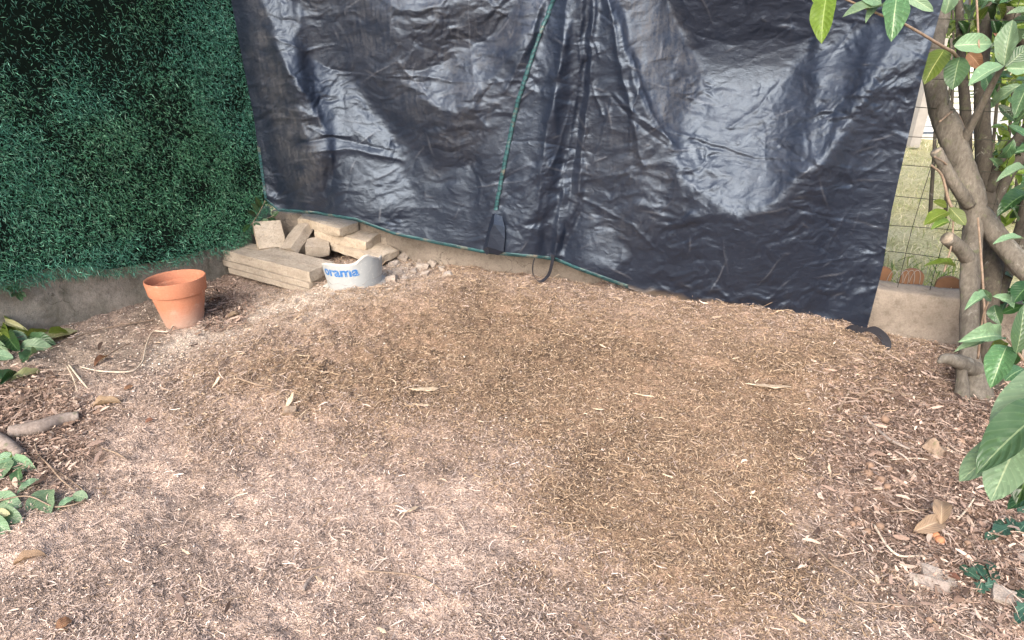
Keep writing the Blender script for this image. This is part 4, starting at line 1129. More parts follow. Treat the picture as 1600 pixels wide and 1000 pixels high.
body = [(0.0, 0.012), (PR * 0.60, 0.012), (PR * 0.62, 0.0), (PR * 0.635, 0.004), (PR * 0.64, 0.012), (PR * 0.885, PHT * 0.72), (PR * 0.885, PHT * 0.722), (PR * 0.80, PHT * 0.725), (PR * 0.58, 0.03), (0.0, 0.03)]
vv, ff = lathe(body); o = link('body', new_mesh('body', vv, ff, M_POT), pot)
m_ = o.modifiers.new('edge', 'EDGE_SPLIT'); m_.split_angle = R_(40)
rim = [(PR * 0.82, PHT * 0.70), (PR * 0.90, PHT * 0.69), (PR * 0.935, PHT * 0.70), (PR * 0.945, PHT * 0.72), (PR * 0.99, PHT * 0.97), (PR * 0.985, PHT * 0.995), (PR * 0.965, PHT), (PR * 0.93, PHT * 0.99),
       (PR * 0.905, PHT * 0.97), (PR * 0.875, PHT * 0.82), (PR * 0.84, PHT * 0.81), (PR * 0.815, PHT * 0.79), (PR * 0.80, PHT * 0.70), (PR * 0.82, PHT * 0.70)]
vv, ff = lathe(rim); o = link('rim', new_mesh('rim', vv, ff, M_POT), pot)
m_ = o.modifiers.new('edge', 'EDGE_SPLIT'); m_.split_angle = R_(38)
pot.rotation_euler = (R_(-4), R_(-1.5), 0)

# ================================================================== BROKEN BUCKET
t_ = NT('grey_bucket_plastic'); tc = t_.n('TexCoord').outputs['Object']
n1 = t_.noise(10, 6, 0.7, tc); n2 = t_.noise(60, 5, 0.7, tc)
c = t_.mix((0.31, 0.325, 0.325), (0.44, 0.455, 0.455), n1)
c = t_.mix(c, (0.62, 0.60, 0.56), t_.ramp(n2, [(0.56, (0, 0, 0)), (0.7, (0.6, 0.6, 0.6))]))
t_.color(c); t_.set(Roughness=0.5, Specular_IOR_Level=0.4); t_.normal(t_.bump(n2, 0.15, 0.003))
M_BUCKET = t_.m
M_MORTAR = mat_concrete('white_mortar', (0.50, 0.48, 0.45), (0.64, 0.62, 0.58), 5, 0, 0.5)
t_ = NT('blue_print'); tc = t_.n('TexCoord').outputs['Object']
t_.color(t_.mix((0.03, 0.15, 0.40), (0.34, 0.40, 0.45), t_.ramp(t_.noise(85, 5, 0.75, tc), [(0.52, (0, 0, 0)), (0.68, (0.9, 0.9, 0.9))]))); t_.set(Roughness=0.55)
M_BLUE = t_.m
bb = G(556, 441)
bk_d = bb.y * CP + (CAM_H - bb.z) * SP
BR = 46 / FPX * bk_d
bucket = thing('broken_bucket', 'broken grey plastic bucket with torn rim and blue lettering', 'bucket', (bb.x, bb.y, bb.z - 0.008))
bucket.rotation_euler = (0, R_(-3), 0)
BH = 0.172
seg = 96
face_a = math.atan2(-bb.y, -bb.x)            # the side turned to the camera
def torn(a):
    d = (a - face_a + math.pi) % (2 * math.pi) - math.pi        # 0 in front, + to the viewer's right
    pts = [(-3.2, 0.36), (-2.2, 0.42), (-1.6, 0.70), (-1.3, 0.92), (-1.0, 1.0), (-0.7, 1.03), (-0.4, 1.02), (-0.1, 1.0), (0.1, 1.03), (0.25, 1.12), (0.4, 1.2), (0.55, 1.2), (0.7, 1.1), (0.9, 1.0), (1.1, 0.9), (1.3, 0.92), (1.6, 0.7), (2.2, 0.42), (3.2, 0.36)]
    return np.interp(d, [q[0] for q in pts], [q[1] for q in pts]) + 0.02 * mnoise.noise(Vector((d * 9, 0, 1)))
def rad(z_): return BR * (0.90 + 0.10 * z_ / BH)
V, F = [], []
rows = 12
for i in range(rows + 1):
    for k in range(seg):
        a = 2 * math.pi * k / seg
        z_ = BH * torn(a) * i / rows
        q_ = rad(z_) * (1 + 0.012 * mnoise.noise(Vector((math.cos(a) * 3, math.sin(a) * 3, z_ * 12))))
        V.append((q_ * math.cos(a), q_ * math.sin(a), z_))
for i in range(rows):
    for k in range(seg):
        a = i * seg + k; b = i * seg + (k + 1) % seg
        F.append([a, b, b + seg, a + seg])
F.append(list(range(seg))[::-1])
o = link('shell', new_mesh('shell', np.array(V), F, M_BUCKET), bucket)
m_ = o.modifiers.new('thickness', 'SOLIDIFY'); m_.thickness = 0.004; m_.offset = -1
# chalky torn lip
lipv, lipf = [], []
for k in range(seg + 1):
    a = 2 * math.pi * k / seg
    z1 = BH * torn(a); hgt = 0.006 + 0.012 * max(0, mnoise.noise(Vector((a * 5, 2, 0))) + 0.35)
    for z_, o_ in ((z1 - hgt, 0.0015), (z1 + 0.001, 0.0015), (z1 + 0.001, -0.005)):
        lipv.append(((rad(z_) + o_) * math.cos(a), (rad(z_) + o_) * math.sin(a), z_))
for k in range(seg):
    for j in range(2):
        a = k * 3 + j; lipf.append([a, a + 3, a + 4, a + 1])
link('torn_lip', new_mesh('torn_lip', np.array(lipv), lipf, M_MORTAR), bucket)
# mortar spill round the foot
vv, ff = [], []
for k in range(seg):
    a = 2 * math.pi * k / seg
    w = 0.014 + 0.02 * max(0, mnoise.noise(Vector((math.cos(a) * 3, math.sin(a) * 3, 4))) + 0.2)
    for r_, z_ in ((BR * 0.895, 0.022), (BR * 0.91, 0.016), (BR * 0.9 + w, 0.008), (BR * 0.9 + w * 1.3, -0.01)):
        vv.append((r_ * math.cos(a), r_ * math.sin(a), z_ + 0.004 * mnoise.noise(Vector((a * 12, r_ * 40, 0)))))
for k in range(seg):
    for j in range(3):
        a = k * 4 + j; b = ((k + 1) % seg) * 4 + j
        ff.append([a, b, b + 1, a + 1])
link('mortar_foot', new_mesh('mortar_foot', np.array(vv), ff, M_MORTAR), bucket)
# fill inside (rubble and earth)
vv, ff = lathe([(0.0001, 0.085)] + [(BR * q, 0.083 - 0.03 * q) for q in np.linspace(0.08, 0.94, 14)], 48)
vv[:, 2] += 0.022 * np.array([mnoise.noise(Vector(q) * 40) for q in vv])
link('earth_fill', new_mesh('earth_fill', vv, ff, M_LOG, False), bucket)
# lettering wrapped round the shell
fc = bpy.data.curves.new('lettering', 'FONT'); fc.body = 'orama'; fc.size = 0.085; fc.extrude = 0.0006; fc.offset = 0.0026; fc.resolution_u = 3
fo_ = bpy.data.objects.new('lettering_source', fc); COL.objects.link(fo_)
bpy.context.view_layer.update()
dg = bpy.context.evaluated_depsgraph_get()
lm = bpy.data.meshes.new_from_object(fo_.evaluated_get(dg))
bpy.data.objects.remove(fo_)
bm = bmesh.new(); bm.from_mesh(lm)
for _ in range(2):
    le = [e for e in bm.edges if e.calc_length() > 0.008]
    bmesh.ops.subdivide_edges(bm, edges=le, cuts=1)
bmesh.ops.triangulate(bm, faces=bm.faces[:])
xs = [v_.co.x for v_ in bm.verts]; x0, x1 = min(xs), max(xs)
for v_ in bm.verts:
    fx = (v_.co.x - x0) / (x1 - x0)
    a = face_a + (-1.18 + 1.36 * fx)
    z_ = 0.104 + v_.co.y * 0.88
    r_ = rad(z_) * (1 + 0.012 * mnoise.noise(Vector((math.cos(a) * 3, math.sin(a) * 3, z_ * 12)))) + 0.0012 + v_.co.z * 0.5
    v_.co = (r_ * math.cos(a), r_ * math.sin(a), z_)
bm.to_mesh(lm); bm.free(); lm.materials.clear(); lm.materials.append(M_BLUE)
link('lettering', lm, bucket)

# ================================================================== LEAVES
def leaf_mesh(name, fold, curl, wav, seed, shape='laurel', nl=12, nw=6):
    V, UV = [], []
    for i in range(nl + 1):
        tt = i / nl
        if shape == 'laurel': w = math.sin(math.pi * tt ** 0.92) ** 0.68 if 0 < tt < 1 else 0.0
        else: w = math.sin(math.pi * min(1, tt * 0.98 + 0.02)) ** 0.6 * (1 + 0.35 * math.cos(tt * 14))
        for j in range(nw + 1):
            s_ = (j / nw - 0.5) * 2
            x_ = s_ * w * 0.5 * (1 + 0.05 * math.sin(tt * 11 + seed * 2 + s_)) + 0.05 * math.sin(tt * 3 + seed)* tt
            z_ = -curl * (tt - 0.35) ** 2 + fold * abs(s_) * w * 0.5 + wav * math.sin(tt * 16 + seed + s_ * 2) * abs(s_) * w
            V.append((x_, tt, z_)); UV.append((j / nw, tt))
    F = [[i * (nw + 1) + j, i * (nw + 1) + j + 1, (i + 1) * (nw + 1) + j + 1, (i + 1) * (nw + 1) + j] for i in range(nl) for j in range(nw)]
    me = new_mesh(name, np.array(V), F, LEAF['green'], True, None, np.array(UV))
    return me
LM = [leaf_mesh('leaf_blade', f_, c_, w_, k) for k, (f_, c_, w_) in enumerate([(0.25, 0.25, 0.02), (0.35, 0.4, 0.03), (0.12, 0.15, 0.015), (0.5, 0.6, 0.05), (0.2, -0.3, 0.02), (0.3, 0.9, 0.04)])]
LMI = leaf_mesh('ivy_blade', 0.15, 0.2, 0.03, 3, 'ivy')
CAMV = Vector((0, 0, CAM_H))
def add_leaf(parent, b, tip, width, kind='green', variant=0, roll=0.0, name='leaf', face=None, label=None):
    b, tip = Vector(b), Vector(tip)
    y = tip - b; L = y.length; y.normalize()
    nrm = face if face is not None else ((CAMV - (b + tip) / 2).normalized() + Vector((0, 0, 0.5)))
    nrm = (nrm - y * nrm.dot(y)).normalized()
    nrm = Matrix.Rotation(roll, 3, y) @ nrm
    x = y.cross(nrm)
    M = Matrix(((x.x * width, y.x * L, nrm.x * L, b.x), (x.y * width, y.y * L, nrm.y * L, b.y), (x.z * width, y.z * L, nrm.z * L, b.z), (0, 0, 0, 1)))
    o = bpy.data.objects.new(name, LMI if kind == 'ivy' else LM[variant % len(LM)])
    COL.objects.link(o)
    o.material_slots[0].link = 'OBJECT'; o.material_slots[0].material = LEAF[kind]
    if parent is not None:
        o.parent = parent
        off = Vector((0, 0, 0)); pp = parent
        while pp is not None: off += pp.location; pp = pp.parent
        M = Matrix.Translation(-off) @ M
    o.matrix_local = M
    if label: o['label'] = label
    return o

# ------------------------------------------------------------------ laurel tree
TD = 2.66
def dp(px, py, d): return at_depth(px, py, d)
tb = G(1528, 606)
laurel = thing('laurel_tree', 'multi stemmed laurel tree with grey trunks at the right end of the wall', 'tree', tuple(tb))
def limb(pts, mat, name='limb', sides=12, rough=0.05, seed=0, cap=True):
    """pts: (px, py, radius_px, depth)"""
    P = [dp(a, b, d) for a, b, r, d in pts]; R2 = [r / FPX * d for a, b, r, d in pts]
    vv, ff = tube(P, R2, sides, 7 * len(pts), rough, seed, cap)
    return mesh_obj(name, vv, ff, mat, laurel)
limb([(1524, 655, 36, 2.60), (1520, 618, 28, 2.61), (1517, 588, 20, 2.62), (1514, 545, 14, 2.64), (1515, 480, 13, 2.66), (1518, 400, 13.5, 2.68), (1522, 350, 15, 2.70), (1520, 315, 18, 2.70), (1510, 280, 18, 2.70), (1496, 240, 18, 2.70), (1480, 198, 18, 2.71), (1466, 155, 16, 2.72), (1458, 110, 15, 2.74), (1460, 70, 14, 2.76), (1470, 20, 13, 2.8), (1478, -60, 11, 2.85)], M_BARK, 'trunk', 26, 0.10, 1)
limb([(1546, 655, 30, 2.64), (1545, 615, 22, 2.66), (1543, 570, 17, 2.68), (1543, 500, 15, 2.72), (1548, 440, 15, 2.76), (1552, 390, 15, 2.8), (1545, 330, 13, 2.84), (1538, 270, 12, 2.86), (1535, 180, 11, 2.88), (1534, 100, 10, 2.9), (1545, 0, 9, 2.9), (1550, -80, 8, 2.9)], M_BARK_D, 'trunk', 14, 0.06, 2)
limb([(1521, 322, 13, 2.69), (1545, 352, 15, 2.68), (1572, 388, 15, 2.66), (1605, 425, 16, 2.62), (1660, 470, 17, 2.58)], M_BARK, 'limb', 14, 0.06, 3)
limb([(1508, 300, 9, 2.8), (1510, 240, 8, 2.84), (1508, 170, 8, 2.86), (1503, 110, 7, 2.88), (1500, 40, 6, 2.9), (1495, -50, 5, 2.9)], M_BARK_D, 'limb', 10, 0.05, 4)
limb([(1505, 222, 7, 2.68), (1522, 188, 6, 2.6), (1545, 142, 5, 2.5), (1566, 105, 3.5, 2.42), (1590, 75, 3, 2.4)], M_BARK, 'branch', 9, 0.06, 5)
limb([(1543, 300, 9, 2.84), (1570, 245, 8, 2.8), (1605, 200, 8, 2.75), (1660, 140, 7, 2.7)], M_BARK_D, 'limb', 10, 0.06, 6)
limb([(1548, 330, 9, 2.86), (1580, 265, 9, 2.86), (1620, 225, 9, 2.86), (1680, 190, 8, 2.86)], M_BARK_D, 'limb', 10, 0.06, 7)
limb([(1560, -30, 10, 2.7), (1578, 20, 11, 2.7), (1600, 60, 12, 2.7), (1650, 150, 13, 2.7)], M_BARK_D, 'limb', 10, 0.05, 8)
limb([(1555, 470, 12, 2.78), (1570, 430, 11, 2.8), (1590, 380, 10, 2.8), (1610, 300, 9, 2.8)], M_BARK_D, 'limb', 10, 0.05, 9)
# pruned stubs: bark with a pale sawn end
def stub(pts, r_end):
    o = limb(pts, M_BARK, 'stub', 12, 0.05, 10)
    a, b = dp(pts[-1][0], pts[-1][1], pts[-1][3]), dp(pts[-2][0], pts[-2][1], pts[-2][3])
    d = (a - b).normalized()
    vv, ff = tube([a, a + d * 0.004], [pts[-1][2] / FPX * pts[-1][3] * 0.93] * 2, 12, 2)
    mesh_obj('cut_end', vv, ff, M_CUT, o)
stub([(1515, 320, 10, 2.68), (1492, 288, 9, 2.64), (1463, 236, 8.5, 2.60)], 8)
stub([(1515, 405, 12, 2.68), (1500, 388, 11, 2.64), (1480, 372, 10.5, 2.6)], 10)
limb([(1525, 580, 13, 2.60), (1505, 568, 12, 2.55), (1490, 562, 10, 2.52), (1476, 560, 8, 2.51), (1466, 566, 3, 2.50)], M_BARK, 'stub', 12, 0.07, 10)
limb([(1502, 565, 7, 2.54), (1503, 590, 8, 2.55), (1503, 618, 11, 2.55), (1504, 650, 15, 2.55)], M_BARK, 'root', 10, 0.07, 12)
for pts in [[(1315, -4, 1.6, 2.1), (1378, 24, 1.8, 2.15), (1412, 37, 1.9, 2.2), (1472, 72, 2.2, 2.32), (1492, 85, 2.8, 2.45), (1505, 110, 3.5, 2.8)],
            [(1460, 245, 1.2, 2.5), (1480, 258, 1.4, 2.6), (1505, 290, 2, 2.7)], [(1455, 258, 1.5, 2.55), (1472, 275, 2, 2.6), (1485, 320, 2.5, 2.65), (1505, 345, 3, 2.7)],
            [(1569, 524, 1.6, 2.1), (1590, 550, 2, 2.1), (1620, 590, 2.5, 2.12)], [(1545, 470, 1.5, 2.4), (1535, 500, 1.5, 2.45), (1528, 560, 2, 2.55)],
            [(1490, 330, 1.2, 2.62), (1487, 380, 1.4, 2.6), (1475, 425, 1.6, 2.62)], [(1468, 190, 1.5, 2.6), (1492, 175, 2, 2.7), (1508, 205, 2.2, 2.8)],
            [(1486, 60, 2.2, 2.7), (1486, 110, 2, 2.7), (1480, 180, 1.5, 2.7)], [(1525, -20, 1.6, 2.4), (1528, 40, 1.6, 2.4), (1530, 80, 1.4, 2.4)],
            [(1528, 340, 1.5, 2.6), (1535, 430, 1.8, 2.6), (1540, 520, 2, 2.6)]]:
    limb(pts, M_TWIG if pts[0][2] < 2 else M_BARK, 'twig', 6, 0.0, 3)
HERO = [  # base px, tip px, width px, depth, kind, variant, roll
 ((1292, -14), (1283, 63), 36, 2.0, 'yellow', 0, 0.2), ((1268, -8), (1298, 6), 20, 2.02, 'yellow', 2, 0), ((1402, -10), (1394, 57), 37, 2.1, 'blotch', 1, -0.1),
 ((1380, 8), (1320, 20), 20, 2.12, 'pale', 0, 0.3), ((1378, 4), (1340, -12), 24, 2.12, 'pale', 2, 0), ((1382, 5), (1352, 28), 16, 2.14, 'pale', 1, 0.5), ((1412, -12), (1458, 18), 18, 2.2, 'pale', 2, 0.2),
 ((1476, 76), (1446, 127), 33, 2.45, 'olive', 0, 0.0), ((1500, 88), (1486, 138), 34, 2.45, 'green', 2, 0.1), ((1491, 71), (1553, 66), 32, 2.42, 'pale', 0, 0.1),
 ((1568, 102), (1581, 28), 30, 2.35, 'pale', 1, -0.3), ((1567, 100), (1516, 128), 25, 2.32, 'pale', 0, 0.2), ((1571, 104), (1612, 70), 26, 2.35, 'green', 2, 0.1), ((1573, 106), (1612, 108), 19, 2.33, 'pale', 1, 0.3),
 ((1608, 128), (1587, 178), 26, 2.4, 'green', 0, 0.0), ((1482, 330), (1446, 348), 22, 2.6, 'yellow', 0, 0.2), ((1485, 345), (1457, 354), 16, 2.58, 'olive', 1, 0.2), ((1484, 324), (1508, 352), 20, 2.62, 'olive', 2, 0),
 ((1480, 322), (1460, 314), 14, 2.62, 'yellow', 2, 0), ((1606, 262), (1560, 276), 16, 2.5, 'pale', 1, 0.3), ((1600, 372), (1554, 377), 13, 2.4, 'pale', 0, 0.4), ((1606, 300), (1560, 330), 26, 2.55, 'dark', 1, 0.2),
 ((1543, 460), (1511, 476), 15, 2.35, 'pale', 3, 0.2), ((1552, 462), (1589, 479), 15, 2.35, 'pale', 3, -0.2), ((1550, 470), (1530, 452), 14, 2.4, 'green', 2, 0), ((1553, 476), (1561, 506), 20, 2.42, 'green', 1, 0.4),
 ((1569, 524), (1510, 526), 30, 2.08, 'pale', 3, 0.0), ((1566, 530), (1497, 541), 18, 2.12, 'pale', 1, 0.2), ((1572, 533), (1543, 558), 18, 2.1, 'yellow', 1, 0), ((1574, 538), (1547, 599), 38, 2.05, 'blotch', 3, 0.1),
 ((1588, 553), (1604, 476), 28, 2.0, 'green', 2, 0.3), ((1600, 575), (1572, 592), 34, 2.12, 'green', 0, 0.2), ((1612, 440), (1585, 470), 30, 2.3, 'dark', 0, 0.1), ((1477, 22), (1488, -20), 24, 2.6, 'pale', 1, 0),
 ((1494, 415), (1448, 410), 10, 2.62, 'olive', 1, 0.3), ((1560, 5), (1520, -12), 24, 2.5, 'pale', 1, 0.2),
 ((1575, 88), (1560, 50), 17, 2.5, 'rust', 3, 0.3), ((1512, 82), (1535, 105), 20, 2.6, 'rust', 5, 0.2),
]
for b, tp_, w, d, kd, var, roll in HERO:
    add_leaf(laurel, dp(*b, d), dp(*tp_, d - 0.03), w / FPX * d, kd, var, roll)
# inner crown leaves behind the trunks
r = random.Random(5)
def crown_leaf(par, px, py, d, kinds, size=(0.08, 0.12)):
    b = dp(px, py, d); ang = r.uniform(0, 6.28); L = r.uniform(*size)
    dirv = Vector((math.cos(ang), r.uniform(-0.6, 0.6), math.sin(ang) * 0.8 - 0.25)).normalized()
    add_leaf(par, b, b + dirv * L, L * r.uniform(0.36, 0.46), r.choice(kinds), r.randrange(6), r.uniform(-0.7, 0.7), face=Vector((r.uniform(-.5, .5), -0.6, 0.8)))
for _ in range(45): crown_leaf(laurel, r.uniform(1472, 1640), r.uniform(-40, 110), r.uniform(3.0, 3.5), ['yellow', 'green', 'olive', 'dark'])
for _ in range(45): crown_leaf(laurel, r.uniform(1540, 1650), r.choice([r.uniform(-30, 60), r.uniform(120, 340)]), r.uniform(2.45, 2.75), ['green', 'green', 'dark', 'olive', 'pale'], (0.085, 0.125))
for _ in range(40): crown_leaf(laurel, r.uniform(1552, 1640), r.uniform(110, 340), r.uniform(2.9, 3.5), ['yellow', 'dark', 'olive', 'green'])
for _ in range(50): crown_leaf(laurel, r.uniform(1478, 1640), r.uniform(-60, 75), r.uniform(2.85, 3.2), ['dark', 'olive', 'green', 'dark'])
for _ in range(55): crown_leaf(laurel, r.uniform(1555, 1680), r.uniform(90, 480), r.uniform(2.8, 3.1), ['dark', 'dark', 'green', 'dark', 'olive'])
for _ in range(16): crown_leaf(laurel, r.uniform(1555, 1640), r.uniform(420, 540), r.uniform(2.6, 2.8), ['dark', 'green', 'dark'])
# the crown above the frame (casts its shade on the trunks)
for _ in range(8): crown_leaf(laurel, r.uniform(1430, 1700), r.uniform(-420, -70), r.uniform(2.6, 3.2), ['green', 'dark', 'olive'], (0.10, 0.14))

# ------------------------------------------------------------------ near laurel branch at the right edge
nb = G(1690, 800)
near = thing('laurel_branch', 'low laurel branch with big glossy leaves reaching in at the right edge', 'laurel branch', tuple(nb))
vv, ff = tube([dp(1700, 850, 1.35), dp(1668, 720, 1.25), dp(1640, 620, 1.18), dp(1618, 590, 1.15)], [0.006, 0.005, 0.004, 0.003], 8, 20); mesh_obj('twig', vv, ff, M_TWIG, near)
for b, tp_, w, d, kd, var, roll in [((1664, 572), (1546, 668), 60, 1.22, 'pale', 2, 0.15), ((1660, 600), (1556, 692), 36, 1.19, 'green', 0, -0.4), ((1652, 622), (1529, 730), 60, 1.14, 'green', 0, 0.12), ((1596, 682), (1546, 778), 58, 1.18, 'pale', 2, 0.0),  # first leaf pale: the reflection on its top is put into the colour
                                    ((1578, 690), (1499, 746), 44, 1.22, 'pale', 2, 0.1), ((1640, 690), (1585, 775), 60, 1.25, 'dark', 1, 0.2), ((1650, 640), (1600, 720), 50, 1.22, 'dark', 0, 0.2), ((1640, 760), (1575, 790), 30, 1.28, 'dark', 2, 0.2)]:
    add_leaf(near, dp(*b, d), dp(*tp_, d - 0.05), w / FPX * d, kd, var, roll)

# ------------------------------------------------------------------ shrub beyond the fence, its sunlight put into the leaf colour
sh0 = at_z(1570, 250, LAWN_Z)
shrub = thing('garden_shrub', 'bright yellow green shrub in the garden behind the wire fence', 'shrub', tuple(sh0))
for k in range(9):
    a = at_depth(1470 + 22 * k, 290, 4.4 + 0.15 * (k % 3)); a.z = LAWN_Z
    b = at_depth(1465 + 24 * k, 120, 4.4); c_ = at_depth(1460 + 28 * k, -60, 4.4)
    vv, ff = tube([a, b, c_], [0.014, 0.01, 0.006], 6, 12, 0.05, k); mesh_obj('stem', vv, ff, M_BARK_D, shrub)
for _ in range(150):
    px, py = r.uniform(1478, 1680), r.uniform(-80, 110); crown_leaf(shrub, px, py, r.uniform(4.0, 5.0), ['yellow', 'yellow', 'olive', 'yellow'], (0.10, 0.16))
for _ in range(120):
    px, py = r.uniform(1545, 1680), r.uniform(100, 320); crown_leaf(shrub, px, py, r.uniform(4.0, 5.0), ['yellow', 'olive', 'green', 'yellow'], (0.10, 0.16))
# tall hedge closing the far end of the garden
n = 9000
hc = at_depth(1560, 60, 10.5)
hp = np.stack([hc.x + rng.uniform(-2.5, 6, n), hc.y + rng.uniform(-0.5, 0.8, n), rng.uniform(LAWN_Z, 3.2, n)], -1)
a = rng.uniform(0, 6.28, n)
gcol = np.array([(0.13, 0.22, 0.04), (0.24, 0.33, 0.06), (0.07, 0.13, 0.03), (0.34, 0.42, 0.10)])[rng.integers(0, 4, n)] * rng.uniform(0.7, 1.3, n)[:, None]
v, f, c = strips(hp[:, 0], hp[:, 1], hp[:, 2], rng.uniform(0.1, 0.2, n), rng.uniform(0.06, 0.10, n), a, rng.normal(0, 0.5, n), rng.normal(0, 0.4, n), rng.uniform(-1.5, 1.5, n), gcol, 2)
far = thing('far_hedge', 'green hedge closing the far end of the neighbouring garden', 'hedge', (hc.x, hc.y, LAWN_Z))
mesh_obj('foliage', v, f, M_GRASS, far, False, c)['kind'] = 'stuff'

# ------------------------------------------------------------------ cut laurel sprigs on the left
def ground_sprig(name, label, cat, stem, leaves, stem_r=0.0025, mat=None):
    root = thing(name, label, cat, tuple(G(*stem[0][:2])))
    for st in ([stem] if not isinstance(stem[0][0], tuple) else stem):
        P = [G(q[0], q[1], q[2] if len(q) > 2 else 0.012) for q in st]
        vv, ff = tube(P, [stem_r] * (len(P) - 1) + [stem_r * 0.6], 6, 6 * len(P)); mesh_obj('stem', vv, ff, mat or M_TWIG, root)
    for b, tp_, w, kd, var, roll, zb2, zt2 in leaves:
        pb_, pt_ = G(*b, zb2), G(*tp_, zt2)
        d = (pb_.y * CP + (CAM_H - pb_.z) * SP)
        add_leaf(root, pb_, pt_, 1.2 * w / FPX * d, kd, var, roll, face=Vector((0.1, -0.5, 1.0)))
    return root
ground_sprig('laurel_cutting', 'cut laurel sprig with wilting pale and dark leaves below the mossy wall', 'laurel cutting', [(-40, 545, 0.03), (0, 535, 0.04), (44, 523, 0.05)], [
 ((-12, 488), (28, 497), 11, 'cream', 0, 0.2, 0.08, 0.06), ((-6, 502), (42, 521), 15, 'olive', 3, 0.2, 0.07, 0.05), ((2, 500), (40, 514), 8, 'cream', 1, 0.2, 0.09, 0.06), ((-14, 500), (9, 535), 24, 'olive', 2, 0.2, 0.06, 0.04), ((8, 520), (27, 546), 20, 'dark', 0, 0.1, 0.05, 0.02),
 ((42, 524), (78, 514), 20, 'yellow', 2, 0.0, 0.05, 0.03), ((74, 528), (121, 513), 27, 'cream', 2, 0.0, 0.03, 0.01), ((76, 520), (108, 516), 16, 'yellow', 0, 0.2, 0.05, 0.03), ((42, 526), (84, 536), 17, 'green', 1, 0.1, 0.04, 0.015),
 ((12, 522), (42, 528), 14, 'pale', 0, 0.1, 0.05, 0.04), ((30, 540), (82, 543), 19, 'pale', 1, 0.1, 0.03, 0.01), ((56, 548), (34, 567), 15, 'green', 3, 0.2, 0.02, 0.01), ((-14, 552), (20, 560), 15, 'pale', 2, 0.1, 0.03, 0.01), ((-12, 535), (8, 548), 15, 'pale', 1, 0.3, 0.04, 0.02)])
ground_sprig('laurel_cutting', 'brown laurel twig with two half wilted leaves above the grey log', 'laurel cutting', [(-30, 598, 0.012), (40, 606, 0.012), (85, 608, 0.012), (112, 602, 0.014), (124, 590, 0.02)], [
 ((-14, 602), (30, 577), 16, 'green', 3, 0.1, 0.02, 0.02), ((0, 600), (34, 580), 10, 'dark', 3, 0.5, 0.02, 0.02), ((16, 594), (70, 578), 11, 'cream', 3, 0.3, 0.015, 0.012)])
ground_sprig('laurel_cutting', 'limp pale green laurel sprig on the soil below the grey logs', 'laurel cutting', [(-30, 740, 0.012), (20, 730, 0.02), (60, 715, 0.015)], [
 ((22, 712), (-8, 722), 18, 'pale', 0, 0.1, 0.02, 0.015), ((18, 716), (52, 734), 19, 'pale', 1, 0.1, 0.02, 0.01), ((12, 718), (-8, 752), 30, 'pale', 2, 0.2, 0.02, 0.01), ((28, 732), (30, 757), 15, 'green', 1, 0.2, 0.02, 0.01), ((8, 704), (14, 718), 12, 'olive', 2, 0, 0.02, 0.02)])
ground_sprig('laurel_cutting', 'limp pale green laurel sprig with a row of leaves lying lowest on the left', 'laurel cutting', [(-30, 790, 0.012), (40, 775, 0.02), (90, 792, 0.015), (134, 772, 0.012), (60, 715, 0.012)], [
 ((66, 750), (24, 768), 12, 'pale', 1, 0.2, 0.015, 0.015), ((78, 764), (40, 797), 24, 'pale', 2, 0.1, 0.02, 0.01), ((74, 768), (76, 799), 24, 'pale', 0, 0.1, 0.02, 0.01), ((118, 778), (88, 794), 11, 'pale', 1, 0.2, 0.02, 0.012), ((114, 772), (136, 779), 15, 'pale', 2, 0.1, 0.02, 0.012),
 ((-12, 774), (30, 792), 24, 'pale', 2, 0.1, 0.02, 0.012), ((-14, 798), (32, 812), 26, 'pale', 0, 0.1, 0.02, 0.012), ((-14, 806), (12, 834), 20, 'pale', 1, 0.1, 0.02, 0.01), ((-10, 800), (14, 804), 12, 'cream', 2, 0.1, 0.03, 0.03)])
# logs
def log(name, label, pts, rpx, seed):
    P = [G(px, py, lift_) for px, py, lift_ in pts]
    d = P[0].y * CP + (CAM_H - P[0].z) * SP
    vv, ff = tube(P, [q / FPX * d for q in rpx], 12, 8 * len(pts), 0.05, seed)
    tag(mesh_obj(name, vv, ff, M_LOG), label, 'log')
log('log', 'grey pruned log lying on the soil at the left edge', [(16, 676, 0.015), (60, 668, 0.02), (95, 656, 0.02), (124, 650, 0.016)], [11, 12, 11, 8], 3)
log('log', 'short grey log end poking out beneath the longer one', [(-20, 680, 0.02), (5, 692, 0.02), (32, 712, 0.012)], [12, 11, 9], 4)

# ------------------------------------------------------------------ ivy
def ivy(label, stem, leaves):
    root = thing('ivy_sprig', label, 'ivy', tuple(G(*stem[0])))
    P = [G(q[0], q[1], 0.015) for q in stem]
    vv, ff = tube(P, [0.0015] * len(P), 6, 5 * len(P)); mesh_obj('stem', vv, ff, M_TWIG, root)
    for (b, tp_, w) in leaves:
        pb_, pt_ = G(*b, 0.02), G(*tp_, 0.015)
        d = pb_.y * CP + (CAM_H - pb_.z) * SP
        add_leaf(root, pb_, pt_, w / FPX * d, 'ivy', 0, r.uniform(-.3, .3))
ivy('dark ivy sprig in the litter below the big laurel leaves', [(1640, 800), (1590, 820), (1555, 835)], [((1582, 822), (1540, 840), 20), ((1578, 826), (1588, 808), 18), ((1605, 815), (1590, 832), 16), ((1620, 790), (1592, 802), 22), ((1568, 822), (1556, 812), 14)])
ivy('green ivy sprig beside the curled bark piece at lower right', [(1525, 925), (1535, 905), (1550, 885)], [((1530, 905), (1500, 882), 16), ((1535, 900), (1520, 875), 14), ((1538, 905), (1560, 890), 20), ((1535, 910), (1530, 925), 18), ((1540, 915), (1560, 912), 16), ((1545, 890), (1548, 876), 14)])
